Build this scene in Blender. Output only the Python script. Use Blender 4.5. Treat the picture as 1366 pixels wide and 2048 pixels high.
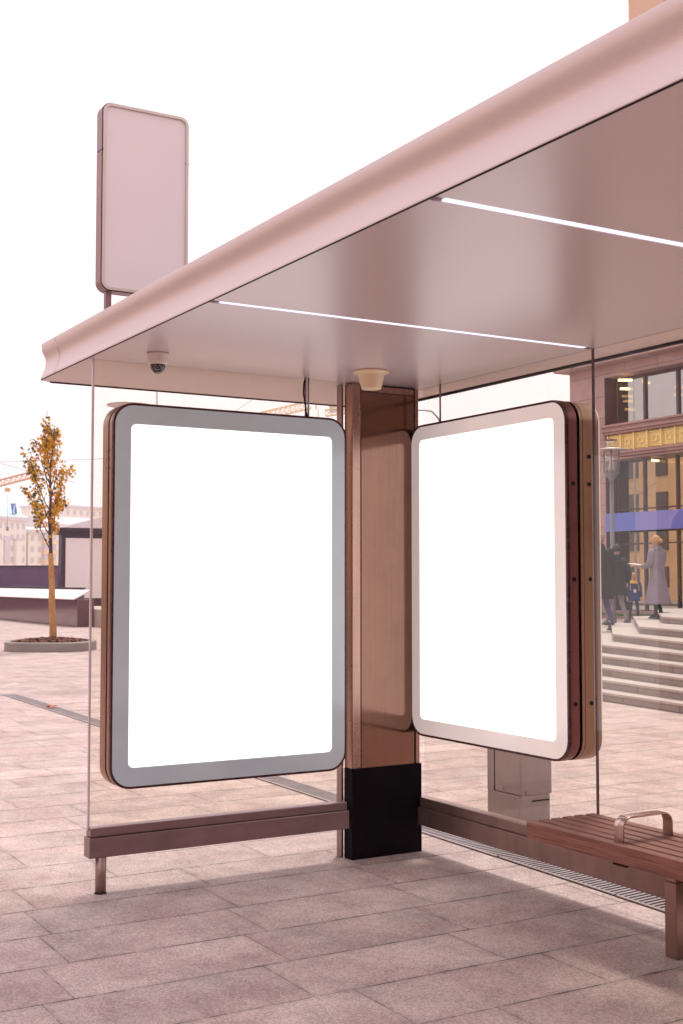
import bpy, bmesh, math, random
from mathutils import Vector, Matrix
random.seed(7)
R = math.radians
scene = bpy.context.scene
for o in list(bpy.data.objects):
    bpy.data.objects.remove(o)

# ------------------------------------------------------------------ camera
cam = bpy.data.cameras.new('camera')
cam_o = bpy.data.objects.new('camera', cam)
scene.collection.objects.link(cam_o)
cam.sensor_fit = 'VERTICAL'
cam.sensor_height = 36.0
cam.sensor_width = 24.0
cam.lens = 2478.6194 / 2048 * 36.0
cam.clip_start = 0.05
cam.clip_end = 3000
EYE = Vector((6.18896, -4.18651, 1.59454))
FWD = Vector((-0.86078026, 0.50598514, 0.05510344))
cam_o.location = EYE
q = FWD.to_track_quat('-Z', 'Y')
cam_o.rotation_mode = 'QUATERNION'
cam_o.rotation_quaternion = q
cam.dof.use_dof = True
cam.dof.focus_distance = 6.6
cam.dof.aperture_fstop = 13.0
scene.camera = cam_o
scene.render.resolution_x = 683
scene.render.resolution_y = 1024

# ------------------------------------------------------------------ world, sun, exposure
SUN_EL, SUN_AZ = R(64), R(135)          # the sun stands behind the shelter's far corner
world = bpy.data.worlds.new('World')
scene.world = world
world.use_nodes = True
nt = world.node_tree
nt.nodes.clear()
wo = nt.nodes.new('ShaderNodeOutputWorld')
bg = nt.nodes.new('ShaderNodeBackground')
sky = nt.nodes.new('ShaderNodeTexSky')
sky.sky_type = 'NISHITA'
sky.sun_disc = False
sky.sun_elevation = SUN_EL
sky.sun_rotation = R(90) - SUN_AZ
sky.air_density = 1.0
sky.dust_density = 4.0
mx = nt.nodes.new('ShaderNodeMixRGB')
mx.inputs[0].default_value = 0.9        # a closed cloud cover over the clear sky
mx.inputs[2].default_value = (14.2, 12.45, 12.95, 1)
nt.links.new(sky.outputs[0], mx.inputs[1])
nt.links.new(mx.outputs[0], bg.inputs[0])
bg.inputs[1].default_value = 0.088
nt.links.new(bg.outputs[0], wo.inputs[0])

sun = bpy.data.lights.new('sun', 'SUN')
sun.energy = 2.1
sun.angle = R(11)
sun.color = (1.0, 0.95, 0.85)
sun_o = bpy.data.objects.new('sun', sun)
scene.collection.objects.link(sun_o)
sd = Vector((math.cos(SUN_EL) * math.cos(SUN_AZ), math.cos(SUN_EL) * math.sin(SUN_AZ), math.sin(SUN_EL)))
sun_o.rotation_mode = 'QUATERNION'
sun_o.rotation_quaternion = sd.to_track_quat('Z', 'Y')
sun_o.location = (0, 0, 30)

scene.view_settings.view_transform = 'Standard'
scene.view_settings.look = 'None'
scene.view_settings.gamma = 1.0
scene.view_settings.exposure = 0.19
scene.cycles.max_bounces = 10
scene.cycles.transparent_max_bounces = 24
scene.cycles.caustics_reflective = False
scene.cycles.caustics_refractive = False

# ------------------------------------------------------------------ materials
def nodes(name):
    m = bpy.data.materials.new(name)
    m.use_nodes = True
    t = m.node_tree
    t.nodes.clear()
    out = t.nodes.new('ShaderNodeOutputMaterial')
    return m, t, out

def N(t, kind, **kw):
    n = t.nodes.new(kind)
    for k, v in kw.items():
        if k.startswith('i'):
            n.inputs[int(k[1:])].default_value = v
        else:
            setattr(n, k, v)
    return n

def math_n(t, op, a, b=None, c=None):
    n = t.nodes.new('ShaderNodeMath')
    n.operation = op
    for i, v in enumerate((a, b, c)):
        if v is None:
            continue
        if isinstance(v, (int, float)):
            n.inputs[i].default_value = v
        else:
            t.links.new(v, n.inputs[i])
    return n.outputs[0]

def mat(name, col, rough=0.5, metal=0.0, var=0.12, scale=6.0, stretch=(1, 1, 1), bump=0.0, bscale=80.0,
        spec=0.5, rvar=0.08, col2=None, coat=0.0, emit=None, estr=0.0, aniso=0.0):
    m, t, out = nodes(name)
    b = t.nodes.new('ShaderNodeBsdfPrincipled')
    t.links.new(b.outputs[0], out.inputs[0])
    tc = t.nodes.new('ShaderNodeTexCoord')
    mp = t.nodes.new('ShaderNodeMapping')
    mp.inputs['Scale'].default_value = stretch
    t.links.new(tc.outputs['Object'], mp.inputs[0])
    n1 = N(t, 'ShaderNodeTexNoise')
    n1.inputs['Scale'].default_value = scale
    n1.inputs['Detail'].default_value = 6
    n1.inputs['Roughness'].default_value = 0.62
    t.links.new(mp.outputs[0], n1.inputs['Vector'])
    rp = t.nodes.new('ShaderNodeValToRGB')
    rp.color_ramp.elements[0].position = 0.3
    rp.color_ramp.elements[1].position = 0.7
    c2 = col2 if col2 else tuple(min(1, c * (1 + var)) for c in col)
    c1 = tuple(c * (1 - var) for c in col)
    rp.color_ramp.elements[0].color = (*c1, 1)
    rp.color_ramp.elements[1].color = (*c2, 1)
    t.links.new(n1.outputs['Fac'], rp.inputs[0])
    t.links.new(rp.outputs[0], b.inputs['Base Color'])
    r = math_n(t, 'MULTIPLY_ADD', n1.outputs['Fac'], rvar * 2, rough - rvar)
    t.links.new(r, b.inputs['Roughness'])
    b.inputs['Metallic'].default_value = metal
    b.inputs['Specular IOR Level'].default_value = spec
    b.inputs['Coat Weight'].default_value = coat
    if aniso:
        b.inputs['Anisotropic'].default_value = aniso
    if emit:
        b.inputs['Emission Color'].default_value = (*emit, 1)
        b.inputs['Emission Strength'].default_value = estr
    if bump:
        n2 = N(t, 'ShaderNodeTexNoise')
        n2.inputs['Scale'].default_value = bscale
        n2.inputs['Detail'].default_value = 4
        t.links.new(mp.outputs[0], n2.inputs['Vector'])
        bp = t.nodes.new('ShaderNodeBump')
        bp.inputs['Strength'].default_value = bump
        bp.inputs['Distance'].default_value = 0.01
        t.links.new(n2.outputs['Fac'], bp.inputs['Height'])
        t.links.new(bp.outputs[0], b.inputs['Normal'])
    return m

def glass_mat(name, tint, ior=1.55, dust=0.03, rough=0.0, base=0.0):
    m, t, out = nodes(name)
    tr = N(t, 'ShaderNodeBsdfTransparent')
    tr.inputs[0].default_value = (*tint, 1)
    gl = N(t, 'ShaderNodeBsdfGlossy')
    gl.inputs['Roughness'].default_value = rough
    fr = N(t, 'ShaderNodeFresnel')
    fr.inputs[0].default_value = ior
    ge = N(t, 'ShaderNodeNewGeometry')
    fac = math_n(t, 'MULTIPLY', fr.outputs[0], math_n(t, 'SUBTRACT', 1.0, ge.outputs['Backfacing']))
    fac = math_n(t, 'MINIMUM', math_n(t, 'ADD', fac, base), 1.0)
    mix = N(t, 'ShaderNodeMixShader')
    t.links.new(fac, mix.inputs[0])
    t.links.new(tr.outputs[0], mix.inputs[1])
    t.links.new(gl.outputs[0], mix.inputs[2])
    # faint dust and dried run-off streaks
    tc = N(t, 'ShaderNodeTexCoord')
    mp = N(t, 'ShaderNodeMapping')
    mp.inputs['Scale'].default_value = (14, 14, 0.8)
    t.links.new(tc.outputs['Object'], mp.inputs[0])
    no = N(t, 'ShaderNodeTexNoise')
    no.inputs['Scale'].default_value = 2.0
    no.inputs['Detail'].default_value = 7
    t.links.new(mp.outputs[0], no.inputs[0])
    rp = N(t, 'ShaderNodeValToRGB')
    rp.color_ramp.elements[0].position = 0.55
    rp.color_ramp.elements[1].position = 0.8
    rp.color_ramp.elements[1].color = (dust * 4, dust * 4, dust * 4, 1)
    rp.color_ramp.elements[0].color = (dust * .4, dust * .4, dust * .4, 1)
    t.links.new(no.outputs[0], rp.inputs[0])
    # small dried drops
    vo = N(t, 'ShaderNodeTexVoronoi')
    vo.inputs['Scale'].default_value = 16
    t.links.new(tc.outputs['Object'], vo.inputs['Vector'])
    drop = math_n(t, 'LESS_THAN', vo.outputs['Distance'], 0.035)
    drop = math_n(t, 'MULTIPLY', drop, dust * 14)
    df = N(t, 'ShaderNodeBsdfDiffuse')
    df.inputs[0].default_value = (0.8, 0.76, 0.72, 1)
    mix2 = N(t, 'ShaderNodeMixShader')
    t.links.new(math_n(t, 'ADD', rp.outputs[0], drop), mix2.inputs[0])
    t.links.new(mix.outputs[0], mix2.inputs[1])
    t.links.new(df.outputs[0], mix2.inputs[2])
    t.links.new(mix2.outputs[0], out.inputs[0])
    return m

def paving_mat(name, col, row=0.4455, x0=0.177, length=0.93, joint=0.0028):
    m, t, out = nodes(name)
    b = N(t, 'ShaderNodeBsdfPrincipled')
    t.links.new(b.outputs[0], out.inputs[0])
    tc = N(t, 'ShaderNodeTexCoord')
    sp = N(t, 'ShaderNodeSeparateXYZ')
    t.links.new(tc.outputs['Object'], sp.inputs[0])
    u = math_n(t, 'DIVIDE', math_n(t, 'SUBTRACT', sp.outputs[0], x0), row)
    ri = math_n(t, 'FLOOR', u)
    fu = math_n(t, 'SUBTRACT', u, ri)
    wn = N(t, 'ShaderNodeTexWhiteNoise', noise_dimensions='1D')
    t.links.new(math_n(t, 'ADD', ri, 3.7), wn.inputs['W'])
    v = math_n(t, 'ADD', math_n(t, 'DIVIDE', sp.outputs[1], length), math_n(t, 'ADD', wn.outputs[0], math_n(t, 'MULTIPLY', ri, 0.43)))
    vi = math_n(t, 'FLOOR', v)
    fv = math_n(t, 'SUBTRACT', v, vi)
    wn2 = N(t, 'ShaderNodeTexWhiteNoise', noise_dimensions='2D')
    cv = N(t, 'ShaderNodeCombineXYZ')
    t.links.new(ri, cv.inputs[0]); t.links.new(vi, cv.inputs[1])
    t.links.new(cv.outputs[0], wn2.inputs['Vector'])
    du = math_n(t, 'MULTIPLY', math_n(t, 'MINIMUM', fu, math_n(t, 'SUBTRACT', 1.0, fu)), row)
    dv = math_n(t, 'MULTIPLY', math_n(t, 'MINIMUM', fv, math_n(t, 'SUBTRACT', 1.0, fv)), length)
    # ragged joint edge
    nj = N(t, 'ShaderNodeTexNoise'); nj.inputs['Scale'].default_value = 9; nj.inputs['Detail'].default_value = 5
    t.links.new(tc.outputs['Object'], nj.inputs['Vector'])
    wj = math_n(t, 'MAXIMUM', math_n(t, 'MULTIPLY_ADD', nj.outputs[0], joint * 6.5, -joint * 2.2), joint * 0.25)
    d = math_n(t, 'MINIMUM', du, dv)
    # the long joints are open and dark, the cross joints tighter
    jm = math_n(t, 'MAXIMUM', math_n(t, 'LESS_THAN', du, math_n(t, 'MULTIPLY', wj, 1.15)), math_n(t, 'MULTIPLY', math_n(t, 'LESS_THAN', dv, wj), .62))
    # dirt that gathers beside joints
    edge = N(t, 'ShaderNodeMapRange'); edge.inputs[1].default_value = 0.0; edge.inputs[2].default_value = 0.035
    edge.inputs[3].default_value = 0.88; edge.inputs[4].default_value = 1.0
    t.links.new(d, edge.inputs[0])
    # grain of the granite
    g1 = N(t, 'ShaderNodeTexNoise'); g1.inputs['Scale'].default_value = 150; g1.inputs['Detail'].default_value = 4; g1.inputs['Roughness'].default_value = 0.9
    t.links.new(tc.outputs['Object'], g1.inputs['Vector'])
    gv = N(t, 'ShaderNodeTexVoronoi'); gv.inputs['Scale'].default_value = 130
    t.links.new(tc.outputs['Object'], gv.inputs['Vector'])
    g2 = N(t, 'ShaderNodeTexNoise'); g2.inputs['Scale'].default_value = 3.2; g2.inputs['Detail'].default_value = 8; g2.inputs['Roughness'].default_value = 0.7
    t.links.new(tc.outputs['Object'], g2.inputs['Vector'])
    g3 = N(t, 'ShaderNodeTexNoise'); g3.inputs['Scale'].default_value = 0.55; g3.inputs['Detail'].default_value = 6
    t.links.new(tc.outputs['Object'], g3.inputs['Vector'])
    k = math_n(t, 'MULTIPLY_ADD', g1.outputs[0], 1.2, 0.4)
    cs = N(t, 'ShaderNodeSeparateColor'); t.links.new(gv.outputs['Color'], cs.inputs[0])
    k = math_n(t, 'MULTIPLY', k, math_n(t, 'MULTIPLY_ADD', cs.outputs[0], 0.5, 0.75))
    k = math_n(t, 'MULTIPLY', k, math_n(t, 'MULTIPLY_ADD', wn2.outputs['Value'], 0.16, 0.92))
    stain = N(t, 'ShaderNodeMapRange'); stain.inputs[1].default_value = 0.36; stain.inputs[2].default_value = 0.62
    stain.inputs[3].default_value = 0.76; stain.inputs[4].default_value = 1.06
    t.links.new(g2.outputs[0], stain.inputs[0])
    k = math_n(t, 'MULTIPLY', k, stain.outputs[0])
    k = math_n(t, 'MULTIPLY', k, math_n(t, 'MULTIPLY_ADD', g3.outputs[0], 0.3, 0.85))
    k = math_n(t, 'MULTIPLY', k, edge.outputs[0])
    spots = N(t, 'ShaderNodeTexVoronoi'); spots.inputs['Scale'].default_value = 7.0
    t.links.new(tc.outputs['Object'], spots.inputs['Vector'])
    sp_m = math_n(t, 'LESS_THAN', spots.outputs['Distance'], 0.045)
    k = math_n(t, 'MULTIPLY', k, math_n(t, 'MULTIPLY_ADD', sp_m, -0.35, 1.0))
    k = math_n(t, 'MULTIPLY', k, math_n(t, 'MULTIPLY_ADD', jm, -0.72, 1.0))
    mc = N(t, 'ShaderNodeMixRGB', blend_type='MULTIPLY'); mc.inputs[0].default_value = 1
    # walked-in grime: irregular reddish brown blotches, some slabs far more than others; extra pink imitates roof bounce
    g4 = N(t, 'ShaderNodeTexNoise'); g4.inputs['Scale'].default_value = 1.7; g4.inputs['Detail'].default_value = 9; g4.inputs['Roughness'].default_value = .68
    off = N(t, 'ShaderNodeVectorMath', operation='MULTIPLY_ADD')
    t.links.new(wn2.outputs['Color'], off.inputs[0]); off.inputs[1].default_value = (.5, .5, 0); t.links.new(tc.outputs['Object'], off.inputs[2])
    t.links.new(off.outputs[0], g4.inputs['Vector'])
    gm = N(t, 'ShaderNodeMapRange'); gm.inputs[1].default_value = .42; gm.inputs[2].default_value = .66; gm.inputs[3].default_value = 0; gm.inputs[4].default_value = .55
    t.links.new(g4.outputs[0], gm.inputs[0])
    gc = N(t, 'ShaderNodeMixRGB'); gc.inputs[1].default_value = (*col, 1); gc.inputs[2].default_value = (col[0] * .70, col[1] * .53, col[2] * .54, 1)
    t.links.new(gm.outputs[0], gc.inputs[0]); t.links.new(gc.outputs[0], mc.inputs[1])
    cc = N(t, 'ShaderNodeCombineColor')
    for i in range(3):
        t.links.new(k, cc.inputs[i])
    t.links.new(cc.outputs[0], mc.inputs[2])
    t.links.new(mc.outputs[0], b.inputs['Base Color'])
    b.inputs['Roughness'].default_value = 0.72
    b.inputs['Specular IOR Level'].default_value = 0.35
    bp = N(t, 'ShaderNodeBump'); bp.inputs['Strength'].default_value = 0.5; bp.inputs['Distance'].default_value = 0.004
    hh = math_n(t, 'MULTIPLY_ADD', jm, -1.0, math_n(t, 'MULTIPLY', g1.outputs[0], 0.35))
    t.links.new(hh, bp.inputs['Height'])
    t.links.new(bp.outputs[0], b.inputs['Normal'])
    return m

def granite_mat(name, col, scale=120, bw=0, bh=0):
    """Speckled stone; bw, bh > 0 draw the joints of cladding panels in the X-Z plane."""
    m, t, out = nodes(name)
    b = N(t, 'ShaderNodeBsdfPrincipled'); t.links.new(b.outputs[0], out.inputs[0])
    tc = N(t, 'ShaderNodeTexCoord')
    g1 = N(t, 'ShaderNodeTexNoise'); g1.inputs['Scale'].default_value = scale; g1.inputs['Detail'].default_value = 4; g1.inputs['Roughness'].default_value = .8
    g2 = N(t, 'ShaderNodeTexNoise'); g2.inputs['Scale'].default_value = 2.3; g2.inputs['Detail'].default_value = 6
    t.links.new(tc.outputs['Object'], g1.inputs[0]); t.links.new(tc.outputs['Object'], g2.inputs[0])
    k = math_n(t, 'MULTIPLY', math_n(t, 'MULTIPLY_ADD', g1.outputs[0], 1.1, 0.45), math_n(t, 'MULTIPLY_ADD', g2.outputs[0], .5, .75))
    if bw:
        sp = N(t, 'ShaderNodeSeparateXYZ'); t.links.new(tc.outputs['Object'], sp.inputs[0])
        fx = math_n(t, 'ABSOLUTE', math_n(t, 'SUBTRACT', math_n(t, 'FRACT', math_n(t, 'DIVIDE', sp.outputs[0], bw)), .5))
        jx = math_n(t, 'GREATER_THAN', fx, .5 - .012 / bw)
        fz = math_n(t, 'ABSOLUTE', math_n(t, 'SUBTRACT', math_n(t, 'FRACT', math_n(t, 'DIVIDE', sp.outputs[2], bh)), .5))
        jz = math_n(t, 'GREATER_THAN', fz, .5 - .012 / bh)
        k = math_n(t, 'MULTIPLY', k, math_n(t, 'MULTIPLY_ADD', math_n(t, 'MAXIMUM', jx, jz), -.4, 1))
        wn = N(t, 'ShaderNodeTexWhiteNoise', noise_dimensions='2D')
        cv = N(t, 'ShaderNodeCombineXYZ')
        t.links.new(math_n(t, 'FLOOR', math_n(t, 'DIVIDE', sp.outputs[0], bw)), cv.inputs[0])
        t.links.new(math_n(t, 'FLOOR', math_n(t, 'DIVIDE', sp.outputs[2], bh)), cv.inputs[1])
        t.links.new(cv.outputs[0], wn.inputs['Vector'])
        k = math_n(t, 'MULTIPLY', k, math_n(t, 'MULTIPLY_ADD', wn.outputs['Value'], .16, .92))
    mc = N(t, 'ShaderNodeMixRGB', blend_type='MULTIPLY'); mc.inputs[0].default_value = 1
    mc.inputs[1].default_value = (*col, 1)
    cc = N(t, 'ShaderNodeCombineColor')
    for i in range(3):
        t.links.new(k, cc.inputs[i])
    t.links.new(cc.outputs[0], mc.inputs[2]); t.links.new(mc.outputs[0], b.inputs[0])
    b.inputs['Roughness'].default_value = .6
    return m

def steel_mat(name, col, rough, streak=26.0, var=.22, spotty=True, metal=1.0, axis='z'):
    """Brushed metal with run-off streaks and tiny dark pits."""
    m, t, out = nodes(name)
    b = N(t, 'ShaderNodeBsdfPrincipled'); t.links.new(b.outputs[0], out.inputs[0])
    tc = N(t, 'ShaderNodeTexCoord')
    mp = N(t, 'ShaderNodeMapping')
    mp.inputs['Scale'].default_value = (streak, streak, .7) if axis == 'z' else ((.7, streak, streak) if axis == 'x' else (streak, .7, streak))
    t.links.new(tc.outputs['Object'], mp.inputs[0])
    n1 = N(t, 'ShaderNodeTexNoise'); n1.inputs['Scale'].default_value = 1.6; n1.inputs['Detail'].default_value = 8
    t.links.new(mp.outputs[0], n1.inputs[0])
    n2 = N(t, 'ShaderNodeTexNoise'); n2.inputs['Scale'].default_value = 4; n2.inputs['Detail'].default_value = 7; n2.inputs['Roughness'].default_value = .7
    t.links.new(tc.outputs['Object'], n2.inputs[0])
    k = math_n(t, 'MULTIPLY', math_n(t, 'MULTIPLY_ADD', n1.outputs[0], var * 2, 1 - var), math_n(t, 'MULTIPLY_ADD', n2.outputs[0], var * 2.4, 1 - var * 1.2))
    if spotty:
        vo = N(t, 'ShaderNodeTexVoronoi'); vo.inputs['Scale'].default_value = 24
        t.links.new(tc.outputs['Object'], vo.inputs['Vector'])
        k = math_n(t, 'MULTIPLY', k, math_n(t, 'MULTIPLY_ADD', math_n(t, 'LESS_THAN', vo.outputs['Distance'], .06), -.45, 1))
    mc = N(t, 'ShaderNodeMixRGB', blend_type='MULTIPLY'); mc.inputs[0].default_value = 1
    mc.inputs[1].default_value = (*col, 1)
    cc = N(t, 'ShaderNodeCombineColor')
    for i in range(3):
        t.links.new(k, cc.inputs[i])
    t.links.new(cc.outputs[0], mc.inputs[2]); t.links.new(mc.outputs[0], b.inputs[0])
    b.inputs['Metallic'].default_value = metal
    t.links.new(math_n(t, 'MULTIPLY_ADD', n2.outputs[0], .22, rough - .11), b.inputs['Roughness'])
    return m

def leaf_mat(name, col):
    m, t, out = nodes(name)
    n1 = N(t, 'ShaderNodeTexNoise'); n1.inputs['Scale'].default_value = 5
    tc = N(t, 'ShaderNodeTexCoord'); t.links.new(tc.outputs['Object'], n1.inputs[0])
    mc = N(t, 'ShaderNodeMixRGB'); mc.inputs[1].default_value = (*[c * .6 for c in col], 1); mc.inputs[2].default_value = (*[min(1, c * 1.35) for c in col], 1)
    t.links.new(n1.outputs[0], mc.inputs[0])
    d = N(t, 'ShaderNodeBsdfDiffuse'); tr = N(t, 'ShaderNodeBsdfTranslucent'); mx_ = N(t, 'ShaderNodeMixShader'); mx_.inputs[0].default_value = .45
    t.links.new(mc.outputs[0], d.inputs[0]); t.links.new(mc.outputs[0], tr.inputs[0])
    t.links.new(d.outputs[0], mx_.inputs[1]); t.links.new(tr.outputs[0], mx_.inputs[2]); t.links.new(mx_.outputs[0], out.inputs[0])
    return m

def emit_mat(name, col, s):
    m, t, out = nodes(name)
    e = N(t, 'ShaderNodeEmission'); e.inputs[0].default_value = (*col, 1); e.inputs[1].default_value = s
    t.links.new(e.outputs[0], out.inputs[0])
    return m

M = {}
M['paving'] = paving_mat('granite paving', (0.535, 0.428, 0.402))
M['asphalt'] = mat('asphalt', (.06, .055, .058), .85, bump=.4, bscale=200)
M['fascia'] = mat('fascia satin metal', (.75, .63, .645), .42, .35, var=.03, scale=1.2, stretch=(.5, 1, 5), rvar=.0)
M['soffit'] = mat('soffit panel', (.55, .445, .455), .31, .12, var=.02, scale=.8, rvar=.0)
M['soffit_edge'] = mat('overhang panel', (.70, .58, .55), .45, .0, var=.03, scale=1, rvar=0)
M['gap'] = mat('black rubber gap', (.008, .003, .007), .7, spec=.2)
M['roof_sheet'] = mat('roof sheet', (.5, .46, .45), .5, .5)
M['led'] = emit_mat('led strip light', (.86, .78, 1.0), 1.3)
M['column'] = steel_mat('column stainless', (.225, .125, .095), .12, streak=46, var=.14)
M['trim_steel'] = steel_mat('trim stainless', (.38, .24, .20), .28)
M['kick'] = mat('black kick plate', (.004, .0015, .005), .42, var=.6, scale=6, spec=.04, col2=(.009, .004, .010))
M['beam'] = steel_mat('beam steel', (.36, .25, .24), .42, streak=9, var=.25, metal=.8)
M['rail_steel'] = steel_mat('rail steel', (.33, .235, .25), .40, streak=9, var=.25, axis='y')
M['glass'] = glass_mat('shelter glass', (.988, .978, .945), ior=1.5, dust=.006)
M['glass_edge'] = mat('glass edge trim', (.74, .62, .69), .2, .1, var=.1)
M['joint'] = mat('dark glazing joint', (.09, .06, .085), .3, .3)
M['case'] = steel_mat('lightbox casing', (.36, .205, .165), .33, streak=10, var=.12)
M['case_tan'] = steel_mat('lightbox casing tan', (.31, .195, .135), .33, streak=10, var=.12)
M['case_dark'] = steel_mat('lightbox casing dark', (.20, .085, .08), .34, streak=10, var=.12)  # darker tone stands in for the dark street this casing mirrors
M['rim'] = mat('lightbox rim', (.075, .022, .030), .28, .4)
M['border_blue_glow'] = mat('blue grey glazed border', (.45, .515, .575), .10, var=.04, scale=3, coat=.6, emit=(.82, .93, 1), estr=.07)  # tint stands in for what the glass mirrors; faint glow added to brighten it
M['border_pink_glow'] = mat('pink white glazed border', (.88, .80, .785), .14, var=.04, scale=3, coat=.3, emit=(1, .92, .90), estr=.24)  # pale tint imitates its reflections; added glow makes up for dim roof light
M['poster'] = mat('backlit blank poster', (.9, .9, .9), .35, var=.0, emit=(1, 1, 1), estr=.95)
M['sign_face'] = mat('sign face', (.97, .86, .89), .35, var=.02, scale=2)
M['sign_case'] = mat('sign casing', (.34, .21, .235), .4, .4, var=.08, stretch=(6, 6, .5))
M['sign_rim'] = mat('sign rim', (.78, .68, .64), .35, .3, var=.05)
M['white_plastic'] = mat('white plastic', (.70, .60, .58), .4, var=.05)
M['dome_glass'] = mat('smoked dome', (.02, .012, .02), .06, spec=.8, var=.3)
M['lens'] = mat('lens ring', (.10, .07, .09), .3)
M['cream_plastic'] = mat('cream plastic', (.72, .52, .34), .45, var=.06, scale=9)
M['cable'] = mat('cable', (.012, .008, .012), .5)
M['rod'] = mat('rod steel', (.42, .31, .38), .35, .6)
M['wood'] = mat('weathered hardwood', (.25, .084, .066), .55, var=.5, scale=5, stretch=(.7, 22, 22), bump=.35, bscale=18, col2=(.36, .15, .115))
M['arm_steel'] = steel_mat('armrest steel', (.50, .37, .35), .25, streak=14, var=.1, spotty=False)
M['leg_steel'] = steel_mat('bench leg steel', (.36, .24, .21), .34, streak=9, var=.2)
M['grate'] = mat('grate metal', (.34, .29, .30), .5, .1, var=.2)
M['grate_pit'] = mat('grate pit', (.012, .008, .010), .9)
M['elec'] = mat('grey cabinet paint', (.33, .27, .275), .5, var=.1, scale=5)
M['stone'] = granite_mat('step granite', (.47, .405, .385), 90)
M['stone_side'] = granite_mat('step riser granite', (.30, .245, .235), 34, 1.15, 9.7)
M['pink'] = granite_mat('pink granite cladding', (.42, .27, .275), 60, 1.25, .62)
M['pink_trim'] = granite_mat('pink granite moulding', (.40, .245, .255), 60)
M['maroon'] = mat('dark reveal', (.10, .04, .05), .5)
M['gold'] = mat('gilded panel', (.99, .80, .38), .4, .05, var=.06, scale=5)
M['mullion'] = mat('mullion', (.13, .075, .09), .45, .3)
M['facade_glass'] = glass_mat('facade glass', (.50, .38, .30), ior=1.9, dust=.003, base=.42)
M['upper_glass'] = glass_mat('upper window glass', (.55, .47, .42), ior=2.1, dust=.004, base=.34)
M['room'] = mat('room wall', (.56, .43, .32), .8)
M['room_dark'] = mat('room dark', (.20, .115, .075), .8, var=.5, scale=1.2)
M['tube'] = emit_mat('fluorescent tube', (1.0, .74, .36), 3.0)
M['banner'] = mat('blue banner', (.125, .185, .66), .35, var=.05, scale=1)
M['banner_light'] = mat('lilac banner', (.25, .255, .68), .35, var=.05, scale=1)  # lilac tone takes in the brightening by a mirrored sheen
M['banner_dark'] = mat('deep blue banner', (.10, .135, .58), .35, var=.05, scale=1)
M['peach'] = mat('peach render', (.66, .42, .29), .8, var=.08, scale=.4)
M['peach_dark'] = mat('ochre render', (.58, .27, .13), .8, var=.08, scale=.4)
M['grass'] = mat('lawn', (.10, .19, .045), .9, var=.4, scale=30)
M['red_kerb'] = granite_mat('red kerb', (.30, .14, .135), 60)
M['lamp_metal'] = mat('lamp grey metal', (.20, .175, .215), .4, .3)
M['lamp_white'] = mat('lamp white metal', (.72, .66, .64), .4, .1)
M['lamp_glass'] = glass_mat('lamp glass', (.93, .91, .90), ior=1.7, dust=.10, base=.12)
M['skin'] = mat('skin', (.58, .31, .22), .5, var=.06)
M['hair_blond'] = mat('blond hair', (.50, .28, .125), .5, var=.3, scale=20, stretch=(1, 1, 5))
M['hair_dark'] = mat('dark hair', (.025, .015, .016), .5, var=.3, scale=20)
M['hair_grey'] = mat('cropped hair', (.30, .17, .13), .6, var=.2, scale=40)
M['coat_grey'] = mat('grey wool coat', (.255, .215, .27), .85, var=.12, scale=7, bump=.3, bscale=60)
M['coat_dark'] = mat('charcoal coat', (.016, .008, .012), .8, var=.25, scale=6)
M['coat_black'] = mat('black jacket', (.010, .007, .013), .7, var=.25, scale=6)
M['maroon_mirrored'] = mat('maroon bag', (.09, .012, .028), .7, var=.2)
M['trouser_blue'] = mat('blue trousers', (.085, .06, .14), .8, var=.15)
M['trouser_grey'] = mat('grey trousers', (.24, .19, .22), .8, var=.15)
M['trouser_dark'] = mat('navy trousers', (.022, .022, .05), .8, var=.2)
M['jacket_blue'] = mat('blue jacket', (.02, .045, .16), .7, var=.15)
M['yellow'] = mat('yellow cloth', (.75, .42, .02), .7, var=.1)
M['paper'] = mat('paper', (.8, .76, .74), .7, var=.02)
M['shoe'] = mat('black leather', (.015, .012, .018), .35, var=.2)
M['bark'] = mat('young bark', (.085, .05, .06), .8, var=.3, scale=30)
M['wrap'] = mat('jute trunk wrap', (.50, .275, .105), .85, var=.4, scale=14, stretch=(6, 6, .5), bump=.5, bscale=40)
M['leaf_gold'] = leaf_mat('golden leaves', (.86, .48, .06))
M['leaf_orange'] = leaf_mat('orange leaves', (.74, .33, .035))
M['leaf_green'] = leaf_mat('olive leaves', (.12, .13, .045))
M['mulch'] = mat('bark mulch', (.16, .055, .042), .9, var=.5, scale=8)
M['kerb'] = granite_mat('kerb granite', (.27, .235, .22), 40)
M['polished'] = mat('polished brown granite', (.14, .065, .075), .10, var=.2, scale=20, spec=.7)
M['slab_white'] = mat('pale slab', (.85, .80, .78), .5, var=.05)
M['brown_wall'] = mat('brown wall', (.16, .09, .105), .5, var=.2, scale=3)
M['kiosk'] = mat('dark plum metal', (.055, .022, .05), .45, .1, var=.2)
M['kiosk_roof'] = mat('pale roof', (.66, .58, .62), .6)
M['kiosk_panel'] = mat('pale panel', (.93, .87, .87), .5, var=.02)
M['fence'] = mat('plum corrugated sheet', (.26, .155, .285), .5, .1, var=.1)
M['cream'] = mat('cream render', (.93, .86, .76), .85, var=.03, scale=.15)  # this and the rose render are paled to imitate glare and haze
M['cream2'] = mat('pale rose render', (.90, .78, .72), .85, var=.03, scale=.15)
M['yellow_wall'] = mat('yellow render', (.90, .66, .38), .85, var=.1, scale=.2)
M['pane_hazed'] = mat('haze paled pane', (.66, .58, .58), .4)  # panes paled in colour to imitate haze and glare over distance
M['teal'] = mat('teal roof', (.46, .68, .63), .6, var=.08, scale=.2)
M['lilac_trim'] = mat('lilac cornice', (.74, .65, .69), .7)
M['emblem'] = mat('blue emblem', (.02, .16, .55), .5)
M['crane'] = mat('crane orange', (.72, .35, .14), .5)
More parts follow.
